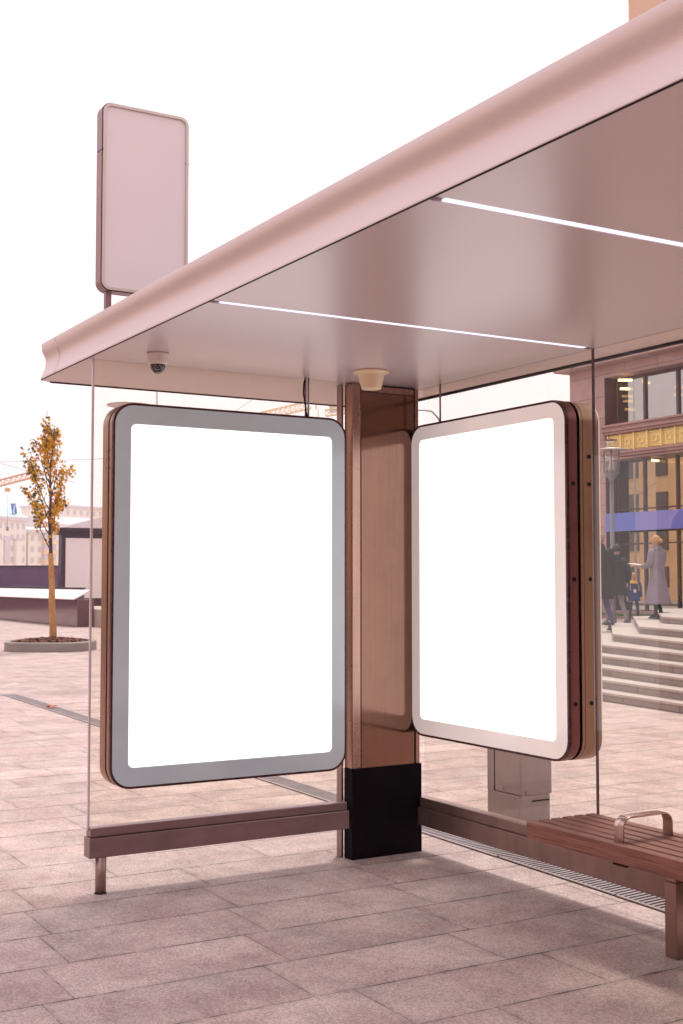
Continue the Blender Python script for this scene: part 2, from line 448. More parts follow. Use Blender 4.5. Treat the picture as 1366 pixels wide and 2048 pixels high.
M['crane_pale'] = mat('crane pale orange', (.85, .60, .36), .5)
M['crane_white'] = mat('crane ballast', (.70, .66, .70), .6)
M['wire'] = mat('wire', (.16, .12, .14), .6)
M['nosign_red'] = mat('sign red', (.62, .07, .07), .4)
M['nosign_blue'] = mat('sign blue', (.05, .10, .42), .4)
M['beige'] = mat('beige render', (.86, .57, .31), .85, var=.12, scale=.3)
M['brown_render'] = mat('brown render', (.30, .19, .15), .85, var=.15, scale=.3)
M['window_dark'] = mat('dark pane', (.14, .10, .09), .15)
M['car_paint'] = mat('silver car paint', (.62, .60, .61), .25, .5, var=.03, coat=.6)
M['car_glass'] = mat('car glass', (.02, .035, .035), .05, spec=.8)
M['tyre'] = mat('tyre', (.02, .018, .02), .8)
M['leaf_fallen'] = mat('fallen leaf', (.50, .14, .02), .7)

# ------------------------------------------------------------------ mesh helpers
class MB:
    def __init__(s):
        s.v = []; s.f = []; s.mi = []; s.sm = []
    def add(s, vs, fs, mi=0, sm=False):
        o = len(s.v)
        s.v += [tuple(p) for p in vs]
        for f in fs:
            s.f.append(tuple(i + o for i in f)); s.mi.append(mi); s.sm.append(sm)
        return s
    def box(s, x0, x1, y0, y1, z0, z1, mi=0):
        return s.add([(x0, y0, z0), (x1, y0, z0), (x1, y1, z0), (x0, y1, z0), (x0, y0, z1), (x1, y0, z1), (x1, y1, z1), (x0, y1, z1)],
                     [(0, 3, 2, 1), (4, 5, 6, 7), (0, 1, 5, 4), (1, 2, 6, 5), (2, 3, 7, 6), (3, 0, 4, 7)], mi)
    def hexa(s, p, mi=0):
        return s.add(p, [(0, 3, 2, 1), (4, 5, 6, 7), (0, 1, 5, 4), (1, 2, 6, 5), (2, 3, 7, 6), (3, 0, 4, 7)], mi)
    def prism(s, lo, hi, mi=0, sm=False):
        n = len(lo)
        fs = [tuple(reversed(range(n))), tuple(range(n, 2 * n))]
        s.add(list(lo) + list(hi), fs, mi, False)
        s.add(list(lo) + list(hi), [(i, (i + 1) % n, n + (i + 1) % n, n + i) for i in range(n)], mi, sm)
        return s
    def loft(s, rings, mi=0, cap=True, sm=True, closed=True):
        n = len(rings[0]); vs = [p for r in rings for p in r]; fs = []
        for k in range(len(rings) - 1):
            for i in range(n if closed else n - 1):
                j = (i + 1) % n
                fs.append((k * n + i, k * n + j, (k + 1) * n + j, (k + 1) * n + i))
        s.add(vs, fs, mi, sm)
        if cap and closed:
            s.add(rings[0], [tuple(reversed(range(n)))], mi, False)
            s.add(rings[-1], [tuple(range(n))], mi, False)
        return s
    def tube(s, pts, rad, n=10, mi=0, cap=True, sm=True):
        pts = [Vector(p) for p in pts]
        if not isinstance(rad, (list, tuple)):
            rad = [rad] * len(pts)
        rings = []; ref = None
        for i, p in enumerate(pts):
            d = (pts[min(i + 1, len(pts) - 1)] - pts[max(i - 1, 0)]).normalized()
            if ref is None:
                ref = d.orthogonal().normalized()
            a = (ref - d * ref.dot(d)).normalized(); b = d.cross(a); ref = a
            rings.append([p + (a * math.cos(2 * math.pi * k / n) + b * math.sin(2 * math.pi * k / n)) * rad[i] for k in range(n)])
        return s.loft(rings, mi, cap, sm)
    def lathe(s, c, prof, n=24, mi=0, sm=True):
        rings = [[(c[0] + r * math.cos(2 * math.pi * k / n), c[1] + r * math.sin(2 * math.pi * k / n), z) for k in range(n)] for r, z in prof]
        return s.loft(rings, mi, True, sm)
    def build(s, name, m, parent=None, bevel=0.0, off=None, seg=2):
        me = bpy.data.meshes.new(name)
        off = Vector(off) if off is not None else (OFF.get(parent.name, Vector()) if parent else Vector())
        me.from_pydata([Vector(p) - off for p in s.v], [], s.f)
        for mm in (m if isinstance(m, (list, tuple)) else [m]):
            me.materials.append(mm)
        for p, i, sm in zip(me.polygons, s.mi, s.sm):
            p.material_index = i; p.use_smooth = sm
        bm = bmesh.new(); bm.from_mesh(me)
        bmesh.ops.remove_doubles(bm, verts=bm.verts, dist=1e-5)
        bmesh.ops.recalc_face_normals(bm, faces=bm.faces)
        bm.to_mesh(me); bm.free()
        o = bpy.data.objects.new(name, me)
        scene.collection.objects.link(o)
        if parent:
            o.parent = parent
            OFF[o.name] = off
        if bevel:
            b = o.modifiers.new('bevel', 'BEVEL'); b.width = bevel; b.segments = seg; b.limit_method = 'ANGLE'; b.angle_limit = R(40)
            b.harden_normals = False
        return o
OFF = {}

def tag(o, label, cat, group=None):
    o['label'] = label; o['category'] = cat
    if group:
        o['group'] = group
    return o

def thing(name, label, cat, loc, group=None, rz=0.0):
    o = bpy.data.objects.new(name, None)
    o.empty_display_size = .2
    scene.collection.objects.link(o)
    o.location = loc
    o.rotation_euler = (0, 0, rz)
    OFF[o.name] = Vector(loc)
    return tag(o, label, cat, group)

def struct(o, kind='structure'):
    o['kind'] = kind
    return o

def rrect(y0, y1, z0, z1, r, n=8):
    """Rounded rectangle outline as (a, b) pairs, counter-clockwise."""
    pts = []
    for cy, cz, a0 in ((y1 - r, z0 + r, -90), (y1 - r, z1 - r, 0), (y0 + r, z1 - r, 90), (y0 + r, z0 + r, 180)):
        for k in range(n + 1):
            a = R(a0 + 90 * k / n)
            pts.append((cy + r * math.cos(a), cz + r * math.sin(a)))
    return pts

# ------------------------------------------------------------------ setting: ground, road, terrace
g = MB(); g.add([(-420, -200, 0), (150, -200, 0), (150, 300, 0), (-420, 300, 0)], [(0, 1, 2, 3)])
struct(g.build('ground', M['paving']))
g = MB(); g.add([(-200, -17.0, .004), (120, -17.0, .004), (120, -7.2, .004), (-200, -7.2, .004)], [(0, 1, 2, 3)])
struct(g.build('road', M['asphalt']))
g = MB(); g.box(-200, 120, -7.2, -6.95, -.1, .13)
struct(g.build('road_kerb', M['kerb'], bevel=.015))

TZ = .61
# stair up to the terrace in front of the granite building
RS = .122
low = [((-6.351, 7.156), (-4.607, 6.899)), ((-6.743, 7.512), (-4.797, 7.15)), ((-7.248, 7.972), (-5.122, 7.48)),
       ((-7.924, 8.50), (-5.548, 7.90)), ((-8.493, 9.0), (-5.920, 8.30))]
st = thing('stone_stair', 'broad pale granite stair of eight steps rising to the pink granite building', 'stairs', (-7, 8, 0))
def step_poly(a, b):
    a, b = Vector(a), Vector(b)
    d = (a - b).normalized()
    l = a + d * 2.6
    return [(l.x - .6, 17.8), (l.x, l.y), (a.x, a.y), (b.x, b.y), (b.x + 5, b.y - .7), (b.x + 5, 17.8)]
def add_step(poly, z0, z1, name='step'):
    n = len(poly)
    t = MB(); t.prism([(x, y, z1 - .035) for x, y in poly], [(x, y, z1) for x, y in poly])
    c = Vector((sum(p[0] for p in poly) / n, sum(p[1] for p in poly) / n))
    inner = []
    for i, p in enumerate(poly):                      # the riser stands back under the nosing of the tread
        p = Vector(p); a = Vector(poly[i - 1]); b = Vector(poly[(i + 1) % n])
        d1 = (p - a).normalized(); d2 = (b - p).normalized()
        nn = (Vector((-d1.y, d1.x)) + Vector((-d2.y, d2.x))).normalized()
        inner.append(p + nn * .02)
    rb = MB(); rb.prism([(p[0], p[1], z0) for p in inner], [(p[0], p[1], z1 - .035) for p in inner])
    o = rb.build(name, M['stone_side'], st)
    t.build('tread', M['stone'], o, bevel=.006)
for i, (a, b) in enumerate(low):
    add_step(step_poly(a, b), max(0, RS * i - .002), RS * (i + 1))
upper = [((-8.945, 9.799), (-12.656, 13.191), (-6.284, 8.75)), ((-8.713, 10.156), (-12.919, 14.041), (-7.198, 9.62)),
         ((-9.532, 11.473), (-13.76, 15.48), (-8.728, 11.159))]
for i, (c, bk, rt) in enumerate(upper):
    rt = Vector(rt); d = (rt - Vector(c)).normalized()
    r2 = rt + Vector((.97, -.24)) * 5
    add_step([bk, c, (rt.x, rt.y), (r2.x, r2.y), (r2.x, 16.2), (bk[0], 16.2 + .05 * i)], RS * (5 + i) - .002, RS * (6 + i))

# terrace behind the stair
g = MB(); g.add([(-40, 10.2, TZ - .006), (-11.0, 9.9, TZ - .006), (-3.0, 17.0, TZ - .006), (-3.0, 23.5, TZ - .006), (-40, 23.5, TZ - .006)], [(0, 1, 2, 3, 4)])
g.add([(-40, 10.2, 0), (-11.0, 9.9, 0), (-11.0, 9.9, TZ - .006), (-40, 10.2, TZ - .006)], [(0, 1, 2, 3)])
struct(g.build('terrace', M['stone']))

# ------------------------------------------------------------------ drain along the back of the shelter
dr = thing('drain_grate', 'long slotted metal drain grate set flush in the paving behind the shelter', 'drain', (0, .27, 0))
P0, P1 = Vector((3.4, .175)), Vector((-11.15, .545))
dd = (P1 - P0).normalized(); dn = Vector((-dd.y, dd.x))
if dn.y < 0: dn = -dn
def dpt(s_, w, z):
    p = P0 + dd * s_ + dn * w
    return (p.x, p.y, z)
Ld = (P1 - P0).length
b = MB(); b.add([dpt(0, .0, .003), dpt(Ld, 0, .003), dpt(Ld, .2, .003), dpt(0, .2, .003)], [(0, 1, 2, 3)])
b.build('channel', M['grate_pit'], dr)
b = MB()
for k in range(int(Ld / 1.0) + 1):
    s0, s1 = k * 1.0, min(k * 1.0 + .985, Ld)
    if s1 <= s0: continue
    j = random.uniform(-.004, .004)
    for w0, w1 in ((0 + j, .018 + j), (.182 + j, .2 + j)):
        b.hexa([dpt(s0, w0, .004), dpt(s1, w0, .004), dpt(s1, w1, .004), dpt(s0, w1, .004), dpt(s0, w0, .010), dpt(s1, w0, .010), dpt(s1, w1, .010), dpt(s0, w1, .010)])
b.build('frame', M['grate'], dr)
b = MB()
s_ = .01
while s_ < Ld - .02:
    b.hexa([dpt(s_, .019, .004), dpt(s_ + .017, .019, .004), dpt(s_ + .037, .181, .004), dpt(s_ + .020, .181, .004),
            dpt(s_, .019, .009), dpt(s_ + .017, .019, .009), dpt(s_ + .037, .181, .009), dpt(s_ + .020, .181, .009)])
    s_ += .036
sl = b.build('slats', M['grate'], dr)
b = MB(); b.box(-11.35, -11.16, -4.0, .75, .0, .008)
tag(b.build('cross_drain', M['grate']), 'narrow metal drain strip crossing the plaza at the end of the long grate', 'drain')

# fallen leaf on the grate
b = MB()
pts = []
for k in range(15):
    a = 2 * math.pi * k / 15; r = .05 if k % 3 else .095
    pts.append((-9.03 + r * math.cos(a), .575 + r * math.sin(a), .016 + .03 * abs(math.sin(a * 1.5))))
b.add(pts + [(-9.03, .575, .035)], [(k, (k + 1) % 15, 15) for k in range(15)])
tag(b.build('fallen_leaf', M['leaf_fallen']), 'single orange fallen leaf lying on the drain grate', 'leaf')

# ------------------------------------------------------------------ the bus shelter
H = 2.748; XE = 7.6; XL = -.84; YF = -2.08; YB = .22
B1, B2 = 1.541, 3.152
sh = thing('bus_shelter', 'steel and glass bus shelter with a long pinkish metal roof', 'bus shelter', (0, -.3, 0))
# roof slab: sheet on top with everything under it as sub-parts
b = MB(); b.box(XL + .06, XE - .05, YF + .06, YB - .03, H + .020, H + .185)
roof = b.build('roof', M['roof_sheet'], sh)
PROF = [(-.03, 2.953), (.0120, 2.953), (.0125, 2.951), (.0125, 2.935), (.0115, 2.920), (.008, 2.906), (.001, 2.893), (-.006, 2.880), (-.011, 2.864), (-.012, 2.846),
        (-.010, 2.826), (-.005, 2.804), (.003, 2.783), (.011, 2.766), (.0145, 2.756), (.0145, 2.750), (.011, 2.749), (.010, 2.756)]
def fascia(path, name, m='fascia', ins=0.0):
    """path: (x, y, nx, ny) stations with the outward direction."""
    mb = MB(); rings = [[(x + nx * (o - ins), y + ny * (o - ins), z) for o, z in PROF] for x, y, nx, ny in path]
    n = len(PROF); vs = [p for r in rings for p in r]
    fs = [(k * n + i, k * n + i + 1, (k + 1) * n + i + 1, (k + 1) * n + i) for k in range(len(rings) - 1) for i in range(n - 1)]
    mb.add(vs, fs, 0, True)
    o = mb.build(name, M[m], roof)
    md = o.modifiers.new('edge', 'EDGE_SPLIT'); md.split_angle = R(50)
    return o
rc = .07
XS = -.522
fascia([(XS + .003, YF, 0, -1), (2.5, YF, 0, -1), (5, YF, 0, -1), (XE, YF, 0, -1)], 'fascia')
cn = [(XL + rc + rc * math.cos(R(a)), YF + rc + rc * math.sin(R(a)), math.cos(R(a)), math.sin(R(a))) for a in range(180, 271, 10)]
fascia([(XL, YB - .2, -1, 0), (XL, -1, -1, 0)] + cn + [(XS - .003, YF, 0, -1)], 'fascia_corner')
cb = [(XL + rc + rc * math.cos(R(a)), YB - rc + rc * math.sin(R(a)), math.cos(R(a)), math.sin(R(a))) for a in range(90, 181, 10)]
fascia([(XE, YB, 0, 1), (3, YB, 0, 1)] + cb + [(XL, YB - .2, -1, 0)], 'fascia_rear')
fascia([(XS - .0035, YF, 0, -1), (XS + .0035, YF, 0, -1)], 'fascia_joint', 'gap', .0015)
# rubber lip under the fascia and dark void above the soffit
b = MB()
b.box(XL + .05, XE, YF - .009, YF - .003, H - .001, H + .010)
b.box(XL - .008, XL + .012, YF + .06, YB - .05, H - .006, H + .012)
b.box(XL + .06, XE, YB - .010, YB + .012, H - .012, H + .012)
b.build('lip', M['gap'], roof)
b = MB(); b.box(XL + .03, XE - .04, YF + .01, YB - .02, H + .012, H + .019)
b.build('void', M['gap'], roof)
g_ = .003
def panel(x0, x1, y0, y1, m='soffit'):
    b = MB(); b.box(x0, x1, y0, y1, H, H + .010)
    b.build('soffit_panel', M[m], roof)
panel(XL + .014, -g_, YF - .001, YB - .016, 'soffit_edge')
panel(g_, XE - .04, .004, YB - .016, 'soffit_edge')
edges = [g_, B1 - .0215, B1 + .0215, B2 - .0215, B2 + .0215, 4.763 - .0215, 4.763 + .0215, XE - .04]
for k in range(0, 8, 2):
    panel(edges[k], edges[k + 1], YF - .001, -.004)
for x in (B1, B2, 4.763):
    b = MB(); b.box(x - .021, x + .021, YF + .012, -.006, H + .0075, H + .0105)
    ch = b.build('light_channel', M['rod'], roof)
    b = MB(); b.box(x - .0185, x + .0185, YF + .045, -.05, H + .0015, H + .0070)
    b.build('light_strip', M['led'], roof)

# column
CX0, CX1, CY0, CY1 = -.045, .040, -.502, -.028
KZ = .515
b = MB(); b.box(CX0, CX1 - .004, CY0 + .004, CY1 - .03, KZ, H - .004)
col = b.build('column', M['gap'], sh)
b = MB(); b.box(CX0, CX1 + .002, CY0, CY0 + .058, KZ, H - .002)
b.build('edge_post', M['trim_steel'], col, bevel=.004)
b = MB(); b.box(CX0 + .004, CX1, CY0 + .063, CY1 - .045, KZ, H - .05)
b.build('panel', M['column'], col, bevel=.002)
b = MB(); b.box(CX0 + .004, CX1 + .003, CY0 + .063, CY1 - .045, H - .047, H - .012)
b.build('top_rail', M['trim_steel'], col)
b = MB(); b.box(CX0, CX1 - .01, CY1 - .036, CY1, KZ, H - .003)
b.build('edge_post', M['trim_steel'], col, bevel=.003)
b = MB(); b.box(CX0 - .002, CX1 + .004, CY0 - .002, CY1 + .004, 0, KZ)
b.build('kick_plate', M['kick'], col, bevel=.003)
b = MB(); b.box(CX0 - .06, CX0 - .004, CY0 - .018, CY0 - .004, .0, KZ)
b.box(CX0 - .06, CX0 - .004, CY0 - .018, CY0 - .004, KZ + .002, H - .003)
b.build('flange', M['rail_steel'], col, bevel=.002)

# end wall: glass, edge profile, rail, post
GY0 = -2.058
b = MB(); b.box(-.005, .005, GY0 + .012, CY0 - .02, .318, H - .001)
gp = b.build('glass_pane', M['glass'], sh)
b = MB(); b.box(-.0065, .0065, GY0 + .001, GY0 + .0115, .318, H - .002)
b.build('edge_trim', M['glass_edge'], gp)
b = MB(); b.box(-.030, .035, GY0 + .006, CY0 - .03, .286, .332)
tr = b.build('rail', M['rail_steel'], sh, bevel=.004)
b = MB(); b.box(-.040, .05, GY0 - .002, CY0 - .024, .182, .285)
b.build('beam', M['rail_steel'], tr, bevel=.004)
b = MB(); b.tube([(.028, -1.992, 0), (.028, -1.992, .184)], .028, 20)
b.build('post', M['beam'], sh)
b = MB(); b.lathe((.028, -1.992), [(.032, 0), (.032, .003), (.029, .005)], 20)
b.build('post_collar', M['grate_pit'], sh)

# back wall: three panes, rail, beam, legs
def pane(x0, x1, name='glass_pane'):
    b = MB(); b.box(x0, x1, -.005, .005, .31, H - .001)
    return b.build(name, M['glass'], sh)
p1 = pane(.045, B1 - .005); p2 = pane(B1 + .005, 4.60); p3 = pane(4.615, XE - .4)
b = MB(); b.box(B1 - .0045, B1 + .0045, -.0056, .0056, .31, H - .001)
b.build('glazing_joint', M['joint'], p1)
b = MB(); b.box(4.601, 4.614, -.008, .008, .31, H - .001)
b.build('glazing_joint', M['joint'], p2)
b = MB(); b.box(.0, XE - .4, -.035, .035, .262, .318)
tr = b.build('rail', M['beam'], sh, bevel=.004)
b = MB(); b.box(-.025, XE - .38, -.05, .05, .158, .261)
b.build('beam', M['beam'], tr, bevel=.004)
for x in (2.9, 5.8):
    b = MB(); b.tube([(x, .0, 0), (x, .0, .157)], .028, 16)
    b.build('post', M['beam'], sh)

# ------------------------------------------------------------------ lightbox billboards
def billboard(axis, label, a0, a1, z0, z1, c0, c1, gap, pr, border, case, rod, rear_case=None):
    """axis 'x': faces +X, spans Y; axis 'y': faces -Y, spans X. c0 back, c1 front along the outward direction."""
    def P(a, z, c):
        return (c, a, z) if axis == 'x' else (a, -c, z)
    mid = (a0 + a1) / 2
    t = thing('billboard', label, 'billboard', P(mid, z0, 0))
    r = .115
    def slab(name, m, i, lo, hi, par, rr=None, bev=0.0):
        o = rrect(a0 + i, a1 - i, z0 + i, z1 - i, (rr or r) - i)
        b = MB(); b.prism([P(a, z, lo) for a, z in o], [P(a, z, hi) for a, z in o], 0, True)
        ob = b.build(name, m, par, bevel=bev)
        md = ob.modifiers.new('edge', 'EDGE_SPLIT'); md.split_angle = R(35)
        return ob
    g0, g1 = gap
    slab('spacer', M['gap'], .028, g0 + .0005, g1 - .0005, t)
    rear_case = rear_case or case
    rear = slab('rear_casing', rear_case, .0, c0 + .012, g0 - .021, t)
    slab('rear_lip', M['rim'], .005, g0 - .0205, g0 - .0185, rear)
    slab('rear_edge', rear_case, .0, g0 - .018, g0, rear)
    slab('rear_border', border, .006, c0, c0 + .0115, rear)
    front = slab('front_casing', case, .0, g1 + .018, c1 - .016, t)
    slab('front_edge', case, .003, g1, g1 + .0175, front)
    # rim round the front: dark rolled strip
    def ring(name, m, i0, i1, lo, hi, par, in_r=None):
        oo = rrect(a0 + i0, a1 - i0, z0 + i0, z1 - i0, r - i0)
        ii = i1 if isinstance(i1, list) else rrect(a0 + i1, a1 - i1, z0 + i1, z1 - i1, r - i1)
        n = len(oo); b = MB()
        vs = [P(a, z, lo) for a, z in oo] + [P(a, z, hi) for a, z in oo] + [P(a, z, hi) for a, z in ii] + [P(a, z, lo) for a, z in ii]
        fs = []
        for k in range(n):
            j = (k + 1) % n
            for q0, q1 in ((0, 1), (1, 2), (2, 3), (3, 0)):
                fs.append((q0 * n + k, q0 * n + j, q1 * n + j, q1 * n + k))
        b.add(vs, fs)
        return b.build(name, m, par)
    ring('rim', M['rim'], .001, .0125, c1 - .0155, c1, front)
    inner = rrect(*pr, .03)
    slab('backing', M['gap'], .015, c1 - .0155, c1 - .012, front)
    ring('border', border, .013, inner, c1 - .0115, c1 - .001, t)
    pi = rrect(pr[0] + .001, pr[1] - .001, pr[2] + .001, pr[3] - .001, .029)
    b = MB(); b.prism([P(a, z, c1 - .0115) for a, z in pi], [P(a, z, c1 - .0025) for a, z in pi])
    b.build('poster', M['poster'], t)
    for x in rod:
        b = MB(); b.tube([P(x, z1 - .01, (g0 + g1) / 2), P(x, H, (g0 + g1) / 2)], .0055, 10)
        b.build('hanger_rod', M['rod'], t)
    return t, P, front, rear
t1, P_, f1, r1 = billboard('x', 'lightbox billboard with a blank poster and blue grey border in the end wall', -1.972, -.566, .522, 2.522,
               -.075, .088, (.018, .028), (-1.872, -.662, .630, 2.412), M['border_blue_glow'], M['case'], (-.782, -.8))
b = MB(); b.tube([(.03, -.795, 2.515), (.03, -.806, 2.60), (.03, -.817, 2.66), (.026, -.812, 2.72), (.014, -.797, 2.748)], .0055, 8)
b.build('cable', M['cable'], t1)
for k in range(3):
    for xx, zz in ((.048, 2.27 - .045 * k), (-.002, 2.27 - .045 * k)):
        b = MB(); b.tube([(xx, -1.9735, zz), (xx, -1.968, zz)], .0035, 8)
        b.build('vent_hole', M['gap'], r1)
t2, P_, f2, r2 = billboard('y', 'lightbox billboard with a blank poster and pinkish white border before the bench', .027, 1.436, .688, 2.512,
               -.138, .088, (.0, .016), (.123, 1.337, .787, 2.421), M['border_pink_glow'], M['case_dark'], (.228,), rear_case=M['case_tan'])
for zz in (2.22, 2.08, 1.6, .98):
    for yy in ((-.045, .06) if zz < 2.2 else (.06,)):
        b = MB(); b.tube([(1.430, yy, zz), (1.4395, yy, zz)], .011, 12)
        b.build('bolt', M['gap'], f2 if yy < 0 else r2)

# ------------------------------------------------------------------ things hung under and set on the roof
t = thing('security_camera', 'white dome security camera under the soffit near the roof edge', 'camera', (.33, -1.825, H))
c = (.33, -1.825)
b = MB(); b.lathe(c, [(.056, H), (.056, H - .012), (.0535, H - .013), (.0535, H - .050), (.050, H - .056), (.038, H - .060)], 28)
b.build('housing', M['white_plastic'], t)
b = MB(); b.lathe(c, [(.039, H - .058)] + [(.0385 * math.cos(R(a)), H - .062 - .043 * math.sin(R(a))) for a in range(0, 90, 10)] + [(.001, H - .105)], 28)
dm = b.build('dome', M['dome_glass'], t)
b = MB()
vd = Vector((EYE.x - .33, EYE.y + 1.825, 0)).normalized(); sd_ = Vector((-vd.y, vd.x, 0))
for k in range(14):
    a = 2 * math.pi * k / 14
    p = Vector((.33, -1.825, H - .078)) + vd * .036 + sd_ * .016 * math.cos(a) + Vector((0, 0, .013 * math.sin(a)))
    b.tube([p - vd * .004, p + vd * .001], .0018, 6)
b.build('led_ring', M['white_plastic'], dm)

t = thing('detector', 'cream plastic cup shaped detector under the soffit in front of the column', 'detector', (.42, -.605, H))
b = MB(); b.lathe((.42, -.605), [(.098, H), (.100, H - .006), (.097, H - .012), (.080, H - .017), (.072, H - .026), (.056, H - .094), (.051, H - .101), (.001, H - .103)], 36)
b.build('cup', M['cream_plastic'], t)

SY0, SY1, SZ0, SZ1 = -1.945, -1.432, 3.170, 4.216
t = thing('roof_sign', 'blank upright pink sign box standing on posts on the shelter roof', 'sign', (-.24, -1.69, 2.94))
def sslab(name, m, i, lo, hi, zs, par, rtop=True, rbot=True):
    z0, z1 = zs
    o = [(a, z) for a, z in rrect(SY0 + i, SY1 - i, SZ0 + i, SZ1 - i, .055 - i)]
    o = [(a, min(max(z, z0), z1)) for a, z in o]
    b = MB(); b.prism([(lo, a, z) for a, z in o], [(hi, a, z) for a, z in o], 0, True)
    ob = b.build(name, m, par)
    md = ob.modifiers.new('edge', 'EDGE_SPLIT'); md.split_angle = R(35)
    return ob
lo_ = sslab('casing', M['sign_case'], 0, -.290, -.208, (SZ0, 3.945), t)
sslab('casing', M['sign_case'], 0, -.290, -.208, (3.951, SZ1), t)
sslab('joint', M['gap'], .004, -.288, -.209, (3.9455, 3.9505), lo_)
def sring(z0, z1, name):
    oo = rrect(SY0 + .005, SY1 - .005, SZ0 + .005, SZ1 - .005, .050); ii = rrect(SY0 + .02, SY1 - .02, SZ0 + .02, SZ1 - .02, .036)
    b = MB(); n = len(oo)
    vs = [(-.207, a, z) for a, z in oo] + [(-.196, a, z) for a, z in oo] + [(-.196, a, z) for a, z in ii] + [(-.207, a, z) for a, z in ii]
    fs = []
    for k in range(n):
        j = (k + 1) % n
        for q0, q1 in ((0, 1), (1, 2), (2, 3), (3, 0)):
            fs.append((q0 * n + k, q0 * n + j, q1 * n + j, q1 * n + k))
    b.add(vs, fs); b.build(name, M['sign_rim'], t)
sslab('edge_line', M['rim'], .0005, -.2078, -.2071, (SZ0, SZ1), t)
sring(SZ0, SZ1, 'rim')
for yy in (SY0, SY1 - .021):
    b = MB(); b.box(-.209, -.197, yy, yy + .021, 3.945, 3.9505)
    b.build('rim_joint', M['gap'], t)
o = rrect(SY0 + .021, SY1 - .021, SZ0 + .021, SZ1 - .021, .035)
b = MB(); b.prism([(-.2068, a, z) for a, z in o], [(-.2060, a, z) for a, z in o])
b.build('face', M['sign_face'], t)
for yy in (-1.89, -1.49):
    b = MB(); b.box(-.262, -.228, yy - .017, yy + .017, 2.935, SZ0 + .002)
    b.build('post', M['sign_case'], t, bevel=.003)
    b = MB(); b.box(-.30, -.20, yy - .05, yy + .05, 2.934, 2.944)
    b.build('base_plate', M['sign_case'], t)

# ------------------------------------------------------------------ bench
t = thing('bench', 'reddish wooden slat bench with a bent steel armrest in front of the glass', 'bench', (2.6, -.24, 0))
BX0, BX1 = 1.532, 4.7
n = 6; w = .0545; gp_ = .0172
for k in range(n):
    y0 = -.438 + k * (w + gp_); z0 = .382 if k in (0, 5) else .425
    b = MB(); b.box(BX0 + random.uniform(-.004, .004), BX1, y0, y0 + w, z0, .462)
    b.build('slat', M['wood'], t, bevel=.005, seg=3)
for x in (2.30, 4.1):
    b = MB(); b.box(x - .028, x + .028, -.37, -.10, .36, .422)
    cr = b.build('cross_beam', M['leg_steel'], t, bevel=.003)
    b = MB(); b.box(x - .033, x + .033, -.287, -.222, 0, .318)
    lg = b.build('leg', M['leg_steel'], t, bevel=.004)
    b = MB(); b.box(x - .028, x + .028, -.282, -.227, .320, .359)
    b.build('leg_sleeve', M['leg_steel'], lg)
for x in (2.105, 3.9):
    # flat bar bent over the seat
    cpts = []
    r = .045; y0, y1, zt = -.388, -.098, .567
    cpts.append((y0, .40)); cpts.append((y0, zt - r))
    for a in range(170, 89, -20): cpts.append((y0 + r + r * math.cos(R(a)), zt - r + r * math.sin(R(a))))
    for a in range(90, -1, -20): cpts.append((y1 - r + r * math.cos(R(a)), zt - r + r * math.sin(R(a))))
    cpts.append((y1, zt - r)); cpts.append((y1, .40))
    b = MB(); rings = []
    for i, (y, z) in enumerate(cpts):
        a = Vector(cpts[max(i - 1, 0)]); c2 = Vector(cpts[min(i + 1, len(cpts) - 1)])
        d = (c2 - a).normalized(); nn = Vector((-d.y, d.x)) * .004
        rings.append([(x - .028, y + nn.x, z + nn.y), (x + .028, y + nn.x, z + nn.y), (x + .028, y - nn.x, z - nn.y), (x - .028, y - nn.x, z - nn.y)])
    b.loft(rings, 0, True, True)
    o = b.build('armrest', M['arm_steel'], t, bevel=.0015)
    md = o.modifiers.new('edge', 'EDGE_SPLIT'); md.split_angle = R(40)
    b = MB(); b.box(x - .03, x + .05, -.40, -.30, .362, .381)
    b.build('bracket', M['gap'], t, bevel=.002)

# ------------------------------------------------------------------ electrical cabinet behind the glass
EX0, EX1, EY0, EY1, EZ = -.548, -.205, .908, 1.158, 1.05
t = thing('cable_cabinet', 'grey sheet metal cable cabinet on the paving just behind the back glass', 'cabinet', (EX0 + .17, 1.03, 0))
b = MB(); b.box(EX0, EX1, EY0, EY1, .0, .20); pl_ = b.build('plinth', M['elec'], t, bevel=.003)
b = MB(); b.box(EX0 + .006, EX1, EY0 + .012, EY1 + .016, .201, EZ); bd = b.build('cabinet_body', M['elec'], t, bevel=.003)
b = MB(); b.box(EX0, EX0 + .068, EY0, EY0 + .0115, .201, EZ - .002); b.build('side_strip', M['elec'], bd)
b = MB(); b.box(EX0 + .069, EX0 + .080, EY0 + .004, EY0 + .0115, .202, EZ - .002); b.build('seam', M['gap'], bd)
b = MB(); b.box(EX0 + .082, EX1 - .002, EY0 + .001, EY0 + .0115, .206, EZ - .002); b.build('door', M['elec'], bd, bevel=.002)
for yy, zz in ((EY0 + .055, .22), (EY0 + .055, .46)):
    b = MB(); b.tube([(EX1, yy, zz), (EX1 + .012, yy, zz)], [.010, .007], 12); b.build('bolt', M['rod'], bd)
for xx, zz in ((EX0 + .02, .185), (EX1 - .06, .175), (EX0 + .17, .225)):
    b = MB(); b.tube([(xx, EY0 + .002, zz), (xx, EY0 - .006, zz)], [.007, .004], 10); b.build('rivet', M['rod'], bd)
b = MB(); b.box(EX1 + .0005, EX1 + .003, EY0 + .10, EY1 - .004, .158, .166); b.build('slot', M['gap'], pl_)
b = MB(); b.box(EX0 - .01, EX1 + .01, EY0 - .01, EY1 + .02, EZ, EZ + .03); b.build('lid', M['elec'], t, bevel=.006)
